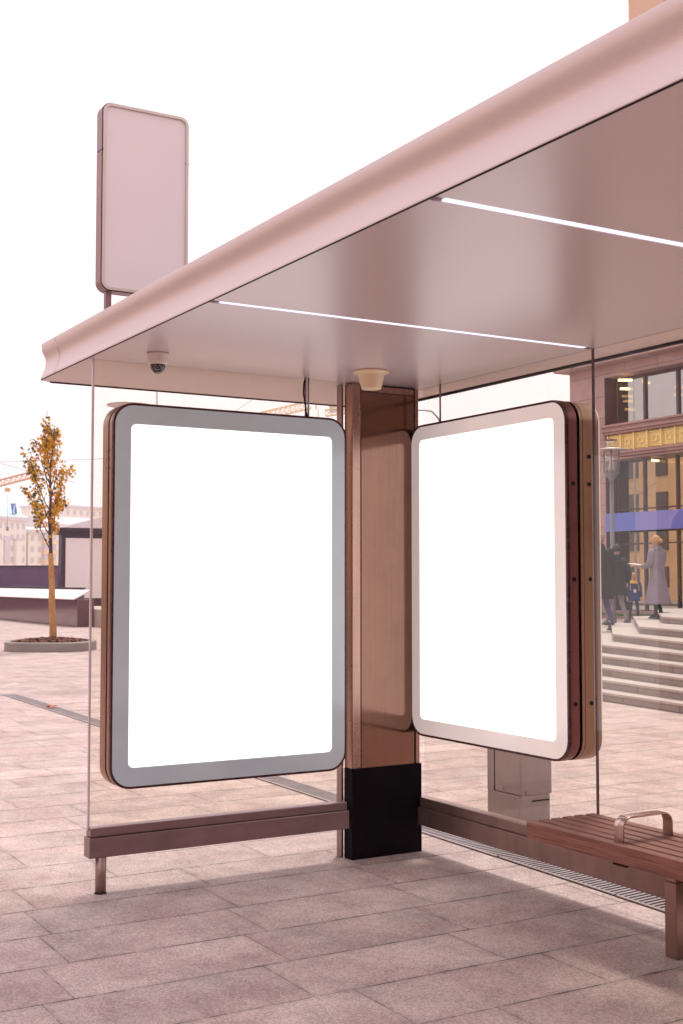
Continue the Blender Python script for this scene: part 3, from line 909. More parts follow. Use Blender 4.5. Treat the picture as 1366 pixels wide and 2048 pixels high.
#PART2
# ------------------------------------------------------------------ granite building beyond the stair
FY = 20.0
FS = (FY + 4.1865) / (17 + 4.1865)
def fx(x): return 6.189 + (x - 6.189) * FS
def fz(z): return 1.5945 + (z - 1.5945) * FS
bl = thing('granite_building', 'pink granite building with gilded frieze and tall shop windows beyond the stair', 'building', (fx(-14), FY + 3, 0))
XA, XW, XR = fx(-18.22), fx(-16.93), fx(-3.5)
D = .44
b = MB()
b.box(XA, XW, FY, FY + .7, 0, fz(6.93))                      # corner pier
b.box(XA, XA + .25, FY + .701, FY + 9, 0, fz(6.93))
b.box(XW + .001, XR, FY, FY + 1.2, fz(6.63), fz(6.93))       # lintel over the upper windows
wall = b.build('wall', M['pink'], bl)
b = MB(); b.box(XA - .3, XR, FY - .38, FY + 9.2, fz(6.935), fz(7.9)); b.build('cornice', M['pink'], wall, bevel=.02)
b = MB(); b.box(XA - .5, XR, FY - .6, FY + 9.3, fz(7.902), fz(8.15)); b.build('cornice', M['pink_trim'], wall, bevel=.04)
b = MB(); b.box(XW + .002, XR, FY + .02, FY + 1.2, 0, fz(.86)); b.build('plinth', M['pink_trim'], wall)
# moulded ledges above and below the frieze
def ledge(z0, z1, steps, name='ledge'):
    b = MB(); n = len(steps)
    for k, s_ in enumerate(steps):
        b.box(XW - .04 if s_ > .05 else XW + .003, XR, FY - s_, FY + 1.0, z0 + (z1 - z0) * k / n + (.002 if k else 0), z0 + (z1 - z0) * (k + 1) / n)
    b.build(name, M['pink_trim'], wall, bevel=.012)
ledge(fz(5.19), fz(5.42), (.06, .12, .09, .15))
ledge(fz(4.545), fz(4.735), (.05, .12, .16))
b = MB(); b.box(XW + .002, XR, FY + D + .02, FY + D + .3, fz(4.74), fz(5.185)); b.build('frieze_back', M['maroon'], wall)
# gilded frieze: coffers of stepped frames
fr = None
cw = .452 * FS; x = fx(-16.86); k = 0
z0, z1 = fz(4.755), fz(5.178)
while x < XR - cw:
    b = MB()
    b.box(x, x + cw - .006, FY + .10, FY + .42, z0, z1)
    for ins, pr in ((.04, .045), (.10, .02), (.16, .05)):
        for (xa, xb, za, zb) in ((x + ins, x + cw - ins, z0 + ins, z0 + ins + .022), (x + ins, x + cw - ins, z1 - ins - .022, z1 - ins),
                                 (x + ins, x + ins + .022, z0 + ins + .023, z1 - ins - .023), (x + cw - ins - .022, x + cw - ins, z0 + ins + .023, z1 - ins - .023)):
            b.box(xa, xb, FY + .10 - pr, FY + .099, za, zb)
    b.box(x - .025, x + .025, FY + .02, FY + .098, z0 - .02, z1)
    b.build('gilded_coffer', M['gold'], bl)
    x += cw; k += 1
TUBES2 = [[(-18.7, 20.31, 4.89), (-18.52, 20.63, 4.85)], [(-18.47, 20.71, 4.85), (-18.03, 21.46, 4.76)]]
TUBES = [((-19.5, 19.88, 7.15), (-19.31, 20.21, 7.15)), ((-19.86, 20.29, 6.99), (-19.68, 20.59, 6.99)), ((-20.22, 20.68, 6.85), (-20.06, 20.95, 6.85)), ((-20.58, 21.06, 6.78), (-20.43, 21.31, 6.78)), ((-20.93, 21.46, 6.61), (-20.77, 21.74, 6.61)), ((-18.71, 21.25, 6.95), (-18.39, 21.79, 6.95)), ((-19.1, 21.6, 6.82), (-18.72, 22.23, 6.82))]
# upper windows: dark reveal, glass, mullions, lit room
b = MB(); b.box(XW - .001, XW + .03, FY + .003, FY + D, fz(5.43), fz(6.628)); b.build('reveal', M['maroon'], wall)
b = MB(); b.box(XW + .031, XR, FY + D - .02, FY + D + .03, fz(6.56), fz(6.629)); b.build('window_head', M['mullion'], wall)
b = MB(); b.box(XW + .031, XR, FY + .1, FY + D + .03, fz(5.425), fz(5.44)); b.build('sill', M['pink_trim'], wall)
xs = [XW + .03] + [fx(-15.9 + 1.085 * i) for i in range(12)]
for i in range(len(xs) - 1):
    w = MB(); w.box(xs[i] + .045, xs[i + 1] - .045, FY + D, FY + D + .02, fz(5.441), fz(6.559))
    w = w.build('window', M['upper_glass'], bl)
    b = MB(); b.box(xs[i + 1] - .044, xs[i + 1] + .044, FY + D - .05, FY + D + .06, fz(5.441), fz(6.559)); b.build('mullion', M['mullion'], w)
b = MB()
b.add([(XA + .3, FY + 8, fz(5.3)), (XR, FY + 8, fz(5.3)), (XR, FY + 8, fz(6.9)), (XA + .3, FY + 8, fz(6.9))], [(0, 1, 2, 3)])
b.add([(XA + .3, FY + D + .3, fz(6.86)), (XR, FY + D + .3, fz(6.86)), (XR, FY + 8, fz(6.86)), (XA + .3, FY + 8, fz(6.86))], [(0, 1, 2, 3)])
b.build('upper_room', M['room'], bl)
for p0_, p1_ in TUBES:
    p0_, p1_ = Vector(p0_), Vector(p1_); d_ = (p1_ - p0_).normalized(); n_ = Vector((d_.y, -d_.x, 0)) * .06; u_ = Vector((0, 0, .055))
    b = MB(); b.hexa([p0_ - n_, p1_ - n_, p1_ + n_, p0_ + n_, p0_ - n_ + u_, p1_ - n_ + u_, p1_ + n_ + u_, p0_ + n_ + u_])
    b.build('tube_light', M['tube'], bl)
# shop windows
b = MB(); b.box(XW - .001, XW + .03, FY + .02, FY + D, fz(.87), fz(4.54)); b.build('reveal', M['maroon'], wall)
zs = [fz(.862), fz(2.49), fz(3.34), fz(4.54)]
xs = [XW + .03] + [fx(-15.95 + 1.075 * i) for i in range(12)]
for i in range(len(xs) - 1):
    w = MB()
    for za, zb in zip(zs[:-1], zs[1:]):
        w.box(xs[i] + .028, xs[i + 1] - .028, FY + D, FY + D + .02, za + .022, zb - .022)
    w = w.build('shop_window', M['facade_glass'], bl)
    b = MB(); b.box(xs[i + 1] - .027, xs[i + 1] + .027, FY + D - .06, FY + D + .06, zs[0], zs[3])
    for z_ in zs[:-1]:
        b.box(xs[i] + .0275, xs[i + 1] - .0275, FY + D - .03, FY + D + .05, z_ - .021, z_ + .021)
    b.build('mullion', M['mullion'], w)
b = MB()
b.add([(XW, FY + 4, 0), (XR, FY + 4, 0), (XR, FY + 4, fz(4.6)), (XW, FY + 4, fz(4.6))], [(0, 1, 2, 3)])
b.add([(XW, FY + D + .1, fz(.8)), (XR, FY + D + .1, fz(.8)), (XR, FY + 4, fz(.8)), (XW, FY + 4, fz(.8))], [(0, 1, 2, 3)])
b.build('shop_room', M['room_dark'], bl)
for p0_, p1_ in TUBES2:
    b = MB(); b.tube([p0_, p1_], .035, 6); b.build('tube_light', M['tube'], bl)
# blue banner across the shop windows
bn = thing('shop_banner', 'long blue banner with lilac panel fixed across the shop windows', 'banner', (fx(-14), FY, 0))
bz0, bz1 = fz(2.79), fz(3.235)
b = MB(); b.box(fx(-16.89), fx(-15.86), FY - .05, FY - .0, bz0, bz1); b.build('panel', M['banner'], bn)
b = MB(); b.box(fx(-15.858), fx(-14.2), FY - .05, FY, bz0, bz1); b.build('panel', M['banner_light'], bn)
b = MB(); b.box(fx(-14.198), fx(-9), FY - .05, FY, bz0, bz1); b.build('panel', M['banner'], bn)
b = MB()
cx, cz, rr = fx(-14.1), bz0 - .15, .72
arc = [(cx + rr * math.cos(R(a)), max(bz0, min(bz1, cz + rr * math.sin(R(a))))) for a in range(168, 60, -6)]
arc += [(arc[-1][0], bz0)]
b.prism([(x, FY - .0535, z) for x, z in arc], [(x, FY - .0505, z) for x, z in arc]); b.build('roundel', M['banner_dark'], bn)
# small spotlight on the corner pier
t = thing('wall_spotlight', 'small grey spotlight fixed high on the corner of the granite building', 'spotlight', (fx(-17.75), FY - .3, fz(7)))
b = MB(); b.box(fx(-17.8), fx(-17.68), FY - .42, FY - .165, fz(6.95), fz(7.06)); b.build('housing', M['lamp_metal'], t, bevel=.02)
b = MB(); b.tube([(fx(-17.74), FY - .16, fz(7.1)), (fx(-17.74), FY - .3, fz(7.1))], .03, 8); b.build('bracket', M['mullion'], t)

# planting strip at its foot
b = MB(); b.box(-40, -8, 18.25, 18.42, TZ - .05, TZ + .06)
tag(b.build('red_kerb', M['red_kerb'], bevel=.01), 'low red stone kerb edging the grass strip before the granite building', 'kerb')
g = MB()
gr = random.Random(5)
for k in range(9000):
    x = gr.uniform(-26, -9.5); y = gr.uniform(18.44, FY - .02); h = gr.uniform(.05, .13); a = gr.uniform(0, 6.28); w = .012
    dx, dy = math.cos(a) * w, math.sin(a) * w; lx, ly = gr.uniform(-.05, .05), gr.uniform(-.05, .05)
    g.add([(x - dx, y - dy, TZ - .01), (x + dx, y + dy, TZ - .01), (x + lx, y + ly, TZ + h)], [(0, 1, 2)])
g.add([(-40, 18.42, TZ + .01), (-8, 18.42, TZ + .01), (-8, FY + .01, TZ + .02), (-40, FY + .01, TZ + .02)], [(0, 1, 2, 3)])
struct(g.build('grass', M['grass']), 'stuff')

# tall peach building far behind
def far(px_x, depth):           # point on the ground at a bearing from the eye, used only to place far buildings
    pass
tb = thing('peach_tower', 'tall plain peach rendered tower rising above the shelter roof', 'building', (-36, 46, 0))
b = MB(); b.box(-44.6, -41.9, 44.5, 60, 0, 44); b.build('wall', M['peach'], tb)
b = MB(); b.box(-41.85, -20, 45.0, 60, 0, 44); b.build('wall', M['peach_dark'], tb)
b = MB(); b.box(-44.9, -19.8, 44.2, 60.2, 44, 44.8); b.build('cornice', M['peach'], tb)

# ------------------------------------------------------------------ street lamps
def lamp(base, h, label, group='round street lamps on the plaza', lantern=True):
    x, y, z = base
    t = thing('street_lamp', label, 'street lamp', base, group)
    c = (x, y)
    b = MB(); b.lathe(c, [(.075, z), (.075, z + .25), (.052, z + .3), (.045, z + h - .99)], 16); b.build('pole', M['lamp_metal'], t)
    zt = z + h
    b = MB(); b.lathe(c, [(.048, zt - 1.0), (.052, zt - .92), (.14, zt - .79), (.17, zt - .775), (.17, zt - .755), (.10, zt - .75)], 20); b.build('cup', M['lamp_metal'], t)
    b = MB(); b.lathe(c, [(.135, zt - .745), (.135, zt - .23)], 20); b.build('lamp_glass', M['lamp_glass'], t)
    b = MB(); b.lathe(c, [(.085, zt - .74), (.02, zt - .30), (.012, zt - .25)], 16); b.build('reflector', M['lamp_white'], t)
    b = MB(); b.lathe(c, [(.36, zt - .24), (.355, zt - .225), (.15, zt - .185), (.01, zt - .18), (.01, zt - .205), (.15, zt - .21), (.355, zt - .245)], 32); b.build('disc', M['lamp_white'], t)
    if not lantern: return t
    b = MB(); b.lathe(c, [(.125, zt - .18), (.125, zt - .015)], 20); b.build('lamp_glass', M['lamp_glass'], t)
    b = MB(); b.lathe(c, [(.135, zt - .014), (.135, zt), (.01, zt + .01)], 20); b.build('cap', M['mullion'], t)
    for k in range(4):
        a = math.pi / 4 + k * math.pi / 2
        px, py = x + .165 * math.cos(a), y + .165 * math.sin(a)
        b = MB(); b.tube([(px, py, zt - .76), (px, py, zt - .2)], .013, 6); b.build('rod', M['lamp_metal'], t)
    return t
lamp((-14.76, 15.20, TZ), 4.16, 'grey street lamp with glass lantern under a flat disc, before the granite building')
lamp((-12.68, 2.93, 0), 4.65, 'grey street lamp with flat disc just topping the end wall billboard', lantern=False)
t = thing('flag_pole', 'thin pale pole standing far off above the end wall billboard', 'pole', (-30, 10.376, 0))
b = MB(); b.tube([(-30.0, 10.376, 0), (-30, 10.376, 10)], [.05, .03], 8); b.build('pole', M['lamp_white'], t)
t = thing('curved_lamp', 'thin curved arm lamp post far off beside the column', 'street lamp', (-42.6, 30.2, 0))
pts = [(-42.62, 30.45, 0), (-42.7, 30.35, 8.8), (-42.86, 30.05, 9.45), (-43.0, 29.8, 9.76), (-43.2, 29.45, 9.82), (-43.7, 28.6, 9.8)]
b = MB(); b.tube(pts, [.09, .06, .04, .035, .035, .035], 8); b.build('post', M['lamp_metal'], t)
b = MB(); b.tube([(-43.6, 28.75, 9.76), (-44.0, 28.05, 9.76)], [.10, .06], 8); b.build('lamp_head', M['lamp_metal'], t)

# ------------------------------------------------------------------ young tree in its kerb ring
TX, TY = -21.87, 4.56
rgt = Vector((.506, .861, 0)); away = Vector((-.861, .506, 0))
pl = thing('tree_planter', 'rounded granite kerb ring filled with bark mulch on the plaza', 'planter', (TX, TY, 0))
def ringpt(a, ra, rb): 
    c, s_ = math.cos(a), math.sin(a)
    e = .72
    u = math.copysign(abs(c) ** e, c) * ra; v = math.copysign(abs(s_) ** e, s_) * rb
    p = Vector((TX, TY, 0)) + rgt * u + away * v
    return p
n = 48
b = MB(); rings = []
for off, z in ((.0, .0), (.0, .19), (-.02, .21), (-.13, .21), (-.15, .19), (-.15, .02)):
    rings.append([tuple(ringpt(2 * math.pi * k / n, 1.0 + off, 1.0 + off) + Vector((0, 0, z))) for k in range(n)])
b.loft(rings, 0, False, False); b.build('kerb_ring', M['kerb'], pl)
b = MB(); rm = random.Random(3)
rings = [[tuple(ringpt(2 * math.pi * k / n, .86 * f, .86 * f) + Vector((0, 0, z))) for k in range(n)] for f, z in ((1, .15), (.8, .19), (.4, .24), (.02, .26))]
b.loft(rings, 0, True, True)
for k in range(900):
    f = math.sqrt(rm.random()) * .86; a = rm.uniform(0, 6.28)
    p = ringpt(a, f, f); z = .15 + .115 * (1 - f) ** .7 + rm.uniform(.005, .03)
    l, w = rm.uniform(.03, .07), rm.uniform(.012, .03); ang = rm.uniform(0, 6.28); tilt = rm.uniform(-.5, .5)
    d = Vector((math.cos(ang), math.sin(ang), tilt)) * l; e = Vector((-math.sin(ang), math.cos(ang), rm.uniform(-.4, .4))) * w
    c = Vector((p.x, p.y, z)); up = Vector((0, 0, .012))
    b.add([c - d - e, c + d - e, c + d + e, c - d + e, c + up], [(0, 1, 4), (1, 2, 4), (2, 3, 4), (3, 0, 4)])
struct(b.build('mulch', M['mulch'], pl), 'stuff')

tr = thing('young_tree', 'slim young maple with golden autumn leaves and jute wrapped trunk in the kerb ring', 'tree', (TX, TY, .2))
rt = random.Random(21)
def tp(u, z, v=0.0): 
    return Vector((TX, TY, 0)) + rgt * u + away * v + Vector((0, 0, z))
# wrap: slightly uneven burlap sleeve
b = MB(); rings = []
for k in range(13):
    z = .2 + 2.02 * k / 12; u = .045 - .075 * k / 12; r = .082 - .022 * k / 12 + rt.uniform(-.006, .006)
    rings.append([tuple(tp(u + r * math.cos(2 * math.pi * j / 14) * (1 + .1 * math.sin(j * 5 + k)), z, r * math.sin(2 * math.pi * j / 14))) for j in range(14)])
b.loft(rings); b.build('trunk_wrap', M['wrap'], tr)
trunk = [(-.03, 2.15), (-.045, 2.5), (-.075, 2.95), (-.05, 3.4), (-.06, 3.8), (-.07, 4.3), (-.03, 4.6), (-.02, 4.9), (.02, 5.15)]
b = MB(); b.tube([tp(u, z, .02 * math.sin(z * 3)) for u, z in trunk], [.045, .042, .036, .03, .026, .02, .014, .009, .004], 8)
tips = []
def at_trunk(z):
    for (u0, z0), (u1, z1) in zip(trunk, trunk[1:]):
        if z0 <= z <= z1:
            return u0 + (u1 - u0) * (z - z0) / (z1 - z0)
    return 0
def branch(p0, d, L, r, depth=0):
    pts = [p0]; p = Vector(p0); d = Vector(d).normalized(); n = 6
    for k in range(n):
        d = (d + Vector((rt.uniform(-.14, .14), rt.uniform(-.14, .14), .13 + rt.uniform(-.06, .08)))).normalized()
        p = p + d * (L / n); pts.append(p.copy())
        if depth < 2 and k >= 1 and rt.random() < (.62 if depth == 0 else .35):
            side = Vector((rt.uniform(-1, 1), rt.uniform(-1, 1), rt.uniform(-.1, .7)))
            branch(p, (d + side * .9).normalized(), L * rt.uniform(.3, .5), r * .5, depth + 1)
    b.tube(pts, [r * (1 - .85 * k / n) for k in range(n + 1)], 5)
    for k in range(1, n + 1):
        tips.append((pts[k], d.copy(), depth))
for z, u_, v_, L in ((2.28, -.9, .2, 1.0), (2.5, .8, -.3, .75), (2.62, -.7, -.8, 1.0), (2.8, .95, .3, .85), (2.95, -1, .3, 1.15), (3.1, .6, .9, .95), (3.2, -.9, -.5, 1.2),
                     (3.45, .9, -.5, 1.0), (3.5, -.8, .6, 1.2), (3.75, .7, .4, .9), (3.8, -1, -.1, 1.05), (4.0, .5, -.8, .8), (4.15, -.7, .5, .95), (4.45, -.8, -.3, .5), (4.6, .6, -.3, .4), (2.7, .1, 1, .8), (3.6, .1, -1, .9), (4.2, .0, 1, .7)):
    branch(tp(at_trunk(z), z), rgt * u_ * (.36 if u_ > 0 else .52) + away * v_ * .55 + Vector((0, 0, .70)), L, .015)
b.build('trunk', M['bark'], tr)
# maple leaves, five lobed, in small drooping sprays
b = MB()
lobe = [(0, 0), (.16, .30), (.50, .28), (.30, .55), (.42, .85), (.12, .80), (0, 1.15), (-.12, .80), (-.42, .85), (-.30, .55), (-.50, .28), (-.16, .30)]
def leaf(p, size, mi):
    n_ = Vector((rt.gauss(0, .8), rt.gauss(0, .8), rt.uniform(.1, 1))).normalized()
    a = Vector((rt.uniform(-1, 1), rt.uniform(-1, 1), rt.uniform(-1.0, .25))).normalized()
    a = (a - n_ * a.dot(n_)).normalized(); c = n_.cross(a)
    vs = [p + a * (y * size) + c * (x_ * size) - Vector((0, 0, .25 * size * abs(x_))) for x_, y in lobe]
    b.add(vs, [(0, 1, 11), (1, 2, 3), (1, 3, 9, 11), (9, 10, 11), (3, 4, 5), (3, 5, 7, 9), (5, 6, 7), (7, 8, 9)], mi)
for p, d, dep in tips:
    rel = (p - Vector((TX, TY, 0))); u = abs(rel.dot(rgt)); z = rel.z
    dens = 1.9 if dep else 1.2
    nl = int(dens + rt.random() * 2.2)
    if rt.random() < (.14 if z < 4.3 else .45): continue
    outer = min(1, u / .55) * .55 + max(0, (z - 4.5) / 1.2) * .5
    for k in range(nl):
        mi = 2 if rt.random() < outer * .85 else (1 if rt.random() < .38 else 0)
        leaf(p + Vector((rt.gauss(0, .045), rt.gauss(0, .045), rt.gauss(-.01, .05))), rt.uniform(.05, .105), mi)
b.build('crown', [M['leaf_gold'], M['leaf_orange'], M['leaf_green']], tr)

# ------------------------------------------------------------------ plaza edge: polished parapet, brown wall, kiosk, fence
t = thing('granite_parapet', 'low polished brown granite parapet with a pale sloping top at the plaza edge', 'wall', (-42, 10, 0))
b = MB(); b.box(-75, -35.0, 9.55, 10.15, 0, .93); b.build('wall', M['polished'], t, bevel=.01)
b = MB(); b.hexa([(-75, 9.42, .935), (-35.0, 9.42, .935), (-35.0, 10.0, 1.20), (-75, 10.0, 1.20), (-75, 9.42, .96), (-35.0, 9.42, .96), (-35.0, 10.0, 1.27), (-75, 10.0, 1.27)])
b.build('sloping_top', M['slab_white'], t)
t = thing('brown_wall', 'plain brown wall standing behind the polished parapet', 'wall', (-48, 12, 0))
b = MB(); b.box(-90, -41.5, 11.6, 12.0, 0, 1.26); b.build('wall', M['brown_wall'], t)
b = MB(); b.box(-90, -41.45, 11.55, 12.05, 1.262, 1.31); b.build('coping', M['kiosk'], t)

k = thing('kiosk', 'dark plum display kiosk with a blank pale panel and pale pitched roof', 'kiosk', (-48.5, 15, 0))
ky0, ky1 = 12.95, 17.4; kx = -47.5
b = MB(); b.box(kx - .4, kx, ky0, ky1, 0, 3.62); kb = b.build('body', M['kiosk'], k, bevel=.02)
b = MB(); b.box(kx + .002, kx + .06, ky0, ky0 + .09, 0, 3.6); b.box(kx + .002, kx + .06, ky1 - .09, ky1, 0, 3.6); b.box(kx + .002, kx + .05, ky0 + .09, ky1 - .09, 3.52, 3.6)
b.build('frame', M['kiosk'], kb)
b = MB(); b.box(kx + .004, kx + .03, ky0 + .20, ky1 - .2, .8, 3.48); b.build('panel', M['kiosk_panel'], kb)
b = MB()
for i, (o_, z0, z1) in enumerate(((.08, 3.621, 3.70), (.16, 3.701, 3.80), (.27, 3.801, 3.93))):
    b.box(kx - .4 - o_, kx + o_, ky0 - o_, ky1 + o_, z0, z1)
b.build('cornice', M['kiosk'], kb)
b = MB(); y0, y1 = ky0 - .1, ky1 + .1; ym = (y0 + y1) / 2
b.add([(kx + .1, y0, 3.931), (kx + .1, y1, 3.931), (kx - .5, y1, 3.931), (kx - .5, y0, 3.931), (kx - .2, ym, 4.55)], [(0, 1, 4), (1, 2, 4), (2, 3, 4), (3, 0, 4)])
b.build('roof', M['kiosk_roof'], k)

t = thing('sheet_fence', 'dark plum fence of horizontal corrugated sheet behind the parapet', 'fence', (-55, 5, 0))
A, Bp = Vector((-57.9, 9.2)), Vector((-54.3, 15.4)); dv = (Bp - A).normalized(); nv = Vector((dv.y, -dv.x))
A = A - dv * 26
L = (Bp - A).length; npan = 12
b = MB(); rows = 45
for k_ in range(rows):
    z0 = .0 + 2.28 * k_ / rows; z1 = z0 + 2.28 / rows * .5
    prof = []
    for z, o_ in ((z0, .0), (z1, .03), (z0 + 2.28 / rows, 0)):
        prof.append((z, o_))
    vs = []
    for z, o_ in prof:
        for s_ in (0, L):
            p = A + dv * s_ + nv * o_; vs.append((p.x, p.y, z))
    b.add(vs, [(0, 1, 3, 2), (2, 3, 5, 4)])
b.build('corrugated_sheet', M['fence'], t)
b = MB(); p, q2 = A - nv * .02, Bp - nv * .02
def wallseg(b, p, q2, w, z0, z1):
    d_ = (q2 - p).normalized(); n_ = Vector((d_.y, -d_.x)) * w
    b.hexa([(p.x, p.y, z0), (q2.x, q2.y, z0), (q2.x + n_.x, q2.y + n_.y, z0), (p.x + n_.x, p.y + n_.y, z0),
            (p.x, p.y, z1), (q2.x, q2.y, z1), (q2.x + n_.x, q2.y + n_.y, z1), (p.x + n_.x, p.y + n_.y, z1)])
wallseg(b, p, q2, .08, 2.281, 2.34); b.build('top_rail', M['kiosk'], t)

t = thing('no_parking_sign', 'round red and blue no parking sign on a thin post behind the young tree', 'road sign', (-48.8, 12.9, 0))
sc_ = Vector((-48.77, 12.97, 1.89)); nrm = Vector((.86, -.5, 0)); sr = Vector((.506, .861, 0))
def disc(b, c, r, th, n=24):
    lo = [c + sr * r * math.cos(2 * math.pi * k / n) + Vector((0, 0, r * math.sin(2 * math.pi * k / n))) for k in range(n)]
    b.prism(lo, [p + nrm * th for p in lo])
b = MB(); b.tube([sc_ * 1 - Vector((0, 0, 1.89)) - nrm * .03, sc_ + Vector((0, 0, .3)) - nrm * .03], .03, 8); b.build('post', M['lamp_metal'], t)
b = MB(); disc(b, sc_, .215, .02); fo = b.build('disc', M['nosign_red'], t)
b = MB(); disc(b, sc_ + nrm * .021, .16, .006); b.build('blue_field', M['nosign_blue'], fo)
b = MB()
for sgn in (1, -1):
    d_ = (sr + Vector((0, 0, -1)) * sgn).normalized(); e_ = (sr * sgn + Vector((0, 0, 1))).normalized() if sgn == 1 else (sr * -1 + Vector((0, 0, 1))).normalized()
    if sgn == -1: continue
    c0 = sc_ + nrm * .028
    vs = [c0 - d_ * .16 - e_ * .02, c0 + d_ * .16 - e_ * .02, c0 + d_ * .16 + e_ * .02, c0 - d_ * .16 + e_ * .02]
    b.prism(vs, [v + nrm * .004 for v in vs])
b.build('bar', M['nosign_red'], fo)

# ------------------------------------------------------------------ far apartment houses
def far_house(name, label, p0, p1, depth, h, floors, m, win, roofm, roofh=1.5, cols=8, skip=(), trim='lilac_trim', base=0.0):
    """A block whose lit front runs from p0 to p1 (plan points); windows are separate frames with panes."""
    p0, p1 = Vector(p0), Vector(p1); d_ = (p1 - p0).normalized(); n_ = Vector((d_.y, -d_.x)); L = (p1 - p0).length
    t = thing(name, label, 'building', (p0.x, p0.y, 0))
    def pt(s_, o_, z): 
        q_ = p0 + d_ * s_ + n_ * o_
        return (q_.x, q_.y, z)
    def bx(b, s0, s1, o0, o1, z0, z1):
        b.hexa([pt(s0, o0, z0), pt(s1, o0, z0), pt(s1, o1, z0), pt(s0, o1, z0), pt(s0, o0, z1), pt(s1, o0, z1), pt(s1, o1, z1), pt(s0, o1, z1)])
    b = MB(); bx(b, 0, L, -depth, 0, 0, h); w_ = b.build('wall', m, t)
    b = MB(); bx(b, -.4, L + .4, -depth - .3, .5, h + .002, h + .7); b.build('cornice', M[trim], w_)
    b = MB(); b.add([pt(-.3, .4, h + .702), pt(L + .3, .4, h + .702), pt(L + .3, -depth, h + .702), pt(-.3, -depth, h + .702), pt(1, -depth * .5, h + roofh), pt(L - 1, -depth * .5, h + roofh)],
                    [(0, 1, 5, 4), (1, 2, 5), (2, 3, 4, 5), (3, 0, 4)]); b.build('roof', roofm, t)
    fh = (h - base) / floors; cw_ = L / cols
    for f in range(floors):
        for c_ in range(cols):
            if (f, c_) in skip: continue
            s0 = c_ * cw_ + cw_ * .3; z0 = base + f * fh + fh * .28
            b = MB(); bx(b, s0, s0 + cw_ * .42, .002, .06, z0, z0 + fh * .52)
            wn_ = b.build('window', win, t)
    return t, bx, w_
P1, P2 = Vector((-232.6, 51.3)), Vector((-241.4, 67.6))
t, bx, w_ = far_house('apartment_house', 'cream apartment house with teal roof far beyond the fence', P1, P2, 14, 13.5, 6, M['cream'], M['pane_hazed'], M['teal'], 4.2, 12, skip=((2, 8), (3, 8), (4, 8)))
for s0, z0, z1 in ((10.2, 3.5, 9.6), (15.2, 3.5, 9.6)):
    b = MB(); bx(b, s0, s0 + 1.5, .07, .8, z0, z1); b.build('bay', M['cream'], t)
    b = MB(); bx(b, s0 - .2, s0 + 1.7, .07, .95, z1 + .002, z1 + .35); b.build('bay_roof', M['lilac_trim'], t)
b = MB(); bx(b, 12.5, 13.9, .07, .3, 5, 10.4); b.build('stair_glazing', M['lilac_trim'], t)
t, bx, w_ = far_house('apartment_house', 'pale house with yellow bays, lower and right of the teal roofed one', (-241.9, 68.2), (-250.5, 86), 14, 11.2, 5, M['cream'], M['pane_hazed'], M['cream2'], 1.6, 10, skip=[(f, c_) for f in range(5) for c_ in (2, 3, 7, 8)])
for s0 in (3.6, 13.2):
    for f in range(5):
        b = MB(); bx(b, s0, s0 + 3.4, .07, .9, .6 + f * 2.1, 1.5 + f * 2.1); b.build('balcony', M['yellow_wall'], t)
        b = MB(); bx(b, s0 + .1, s0 + 3.3, .07, .7, 1.502 + f * 2.1, 2.69 + f * 2.1); b.build('bay_window', M['pane_hazed'], t)
far_house('gabled_house', 'pale rose house with a low pitched roof behind the kiosk', (-280, 84.5), (-292, 108), 14, 14.2, 6, M['cream2'], M['pane_hazed'], M['kiosk_roof'], 3.0, 12)
far_house('tall_house', 'tall pale cream block with flat lilac roof line behind the kiosk roof', (-330, 102), (-345, 130), 14, 22, 8, M['cream'], M['pane_hazed'], M['cream2'], 1.2, 12)
# blue emblem on its roof
t = thing('roof_emblem', 'blue slanted rooftop emblem with a pale wave on the teal roof', 'emblem', (-242.5, 64.6, 14))
def ep(u, z): 
    q_ = Vector((-241.0, 64.85)) + Vector((.43, .90)).normalized() * u
    return Vector((q_.x, q_.y, z))
def slabp(pts, m, name, par, o_=0.0):
    lo = [ep(u, z) + Vector((o_, -o_ * .4, 0)) for u, z in pts]
    b = MB(); b.prism(lo, [p + Vector((-.12, .05, 0)) for p in lo]); return b.build(name, M[m], par)
slabp([(-.62, 17.0), (.40, 17.0), (.72, 14.9), (-.25, 14.9)], 'emblem', 'board', t)
slabp([(.22, 16.75), (.36, 16.7), (.22, 16.0), (.14, 15.4), (.22, 14.95), (-.02, 14.95), (-.06, 15.5), (.05, 16.2)], 'slab_white', 'wave', t, .13)
b = MB(); p = ep(0, 0); b.tube([p + Vector((0, 0, 12.0)), p + Vector((0, 0, 15.0))], .12, 6); b.build('post', M['lamp_metal'], t)

# ------------------------------------------------------------------ tower cranes
def lattice(b, a, c, w, n, r, up=Vector((0, 0, 1))):
    a, c = Vector(a), Vector(c); d_ = (c - a).normalized(); s_ = d_.cross(up).normalized(); u_ = s_.cross(d_).normalized()
    cor = [s_ * w / 2 - u_ * w / 2, -s_ * w / 2 - u_ * w / 2, -s_ * w / 2 + u_ * w / 2, s_ * w / 2 + u_ * w / 2]
    for k_ in cor: b.tube([a + k_, c + k_], r, 5)
    for i in range(n):
        p = a + (c - a) * i / n; q_ = a + (c - a) * (i + 1) / n
        for j in range(4):
            b.tube([p + cor[j], q_ + cor[(j + 1) % 4]], r * .6, 4)
            b.tube([p + cor[j], p + cor[(j + 1) % 4]], r * .6, 4)
t = thing('tower_crane', 'orange lattice tower crane at the left edge behind the young tree', 'crane', (-194, 49, 0))
b = MB(); lattice(b, (-194.3, 48.9, 0), (-194.3, 48.9, 17.5), 1.0, 14, .09); b.build('mast', M['crane'], t)
b = MB(); lattice(b, (-197, 44.2, 15.7), (-190.5, 54.7, 18.9), .95, 14, .085); b.build('jib', M['crane'], t)
b = MB(); b.box(-193.6, -193.0, 50.1, 50.9, 15.9, 16.5); b.build('cab', M['crane'], t, bevel=.1)
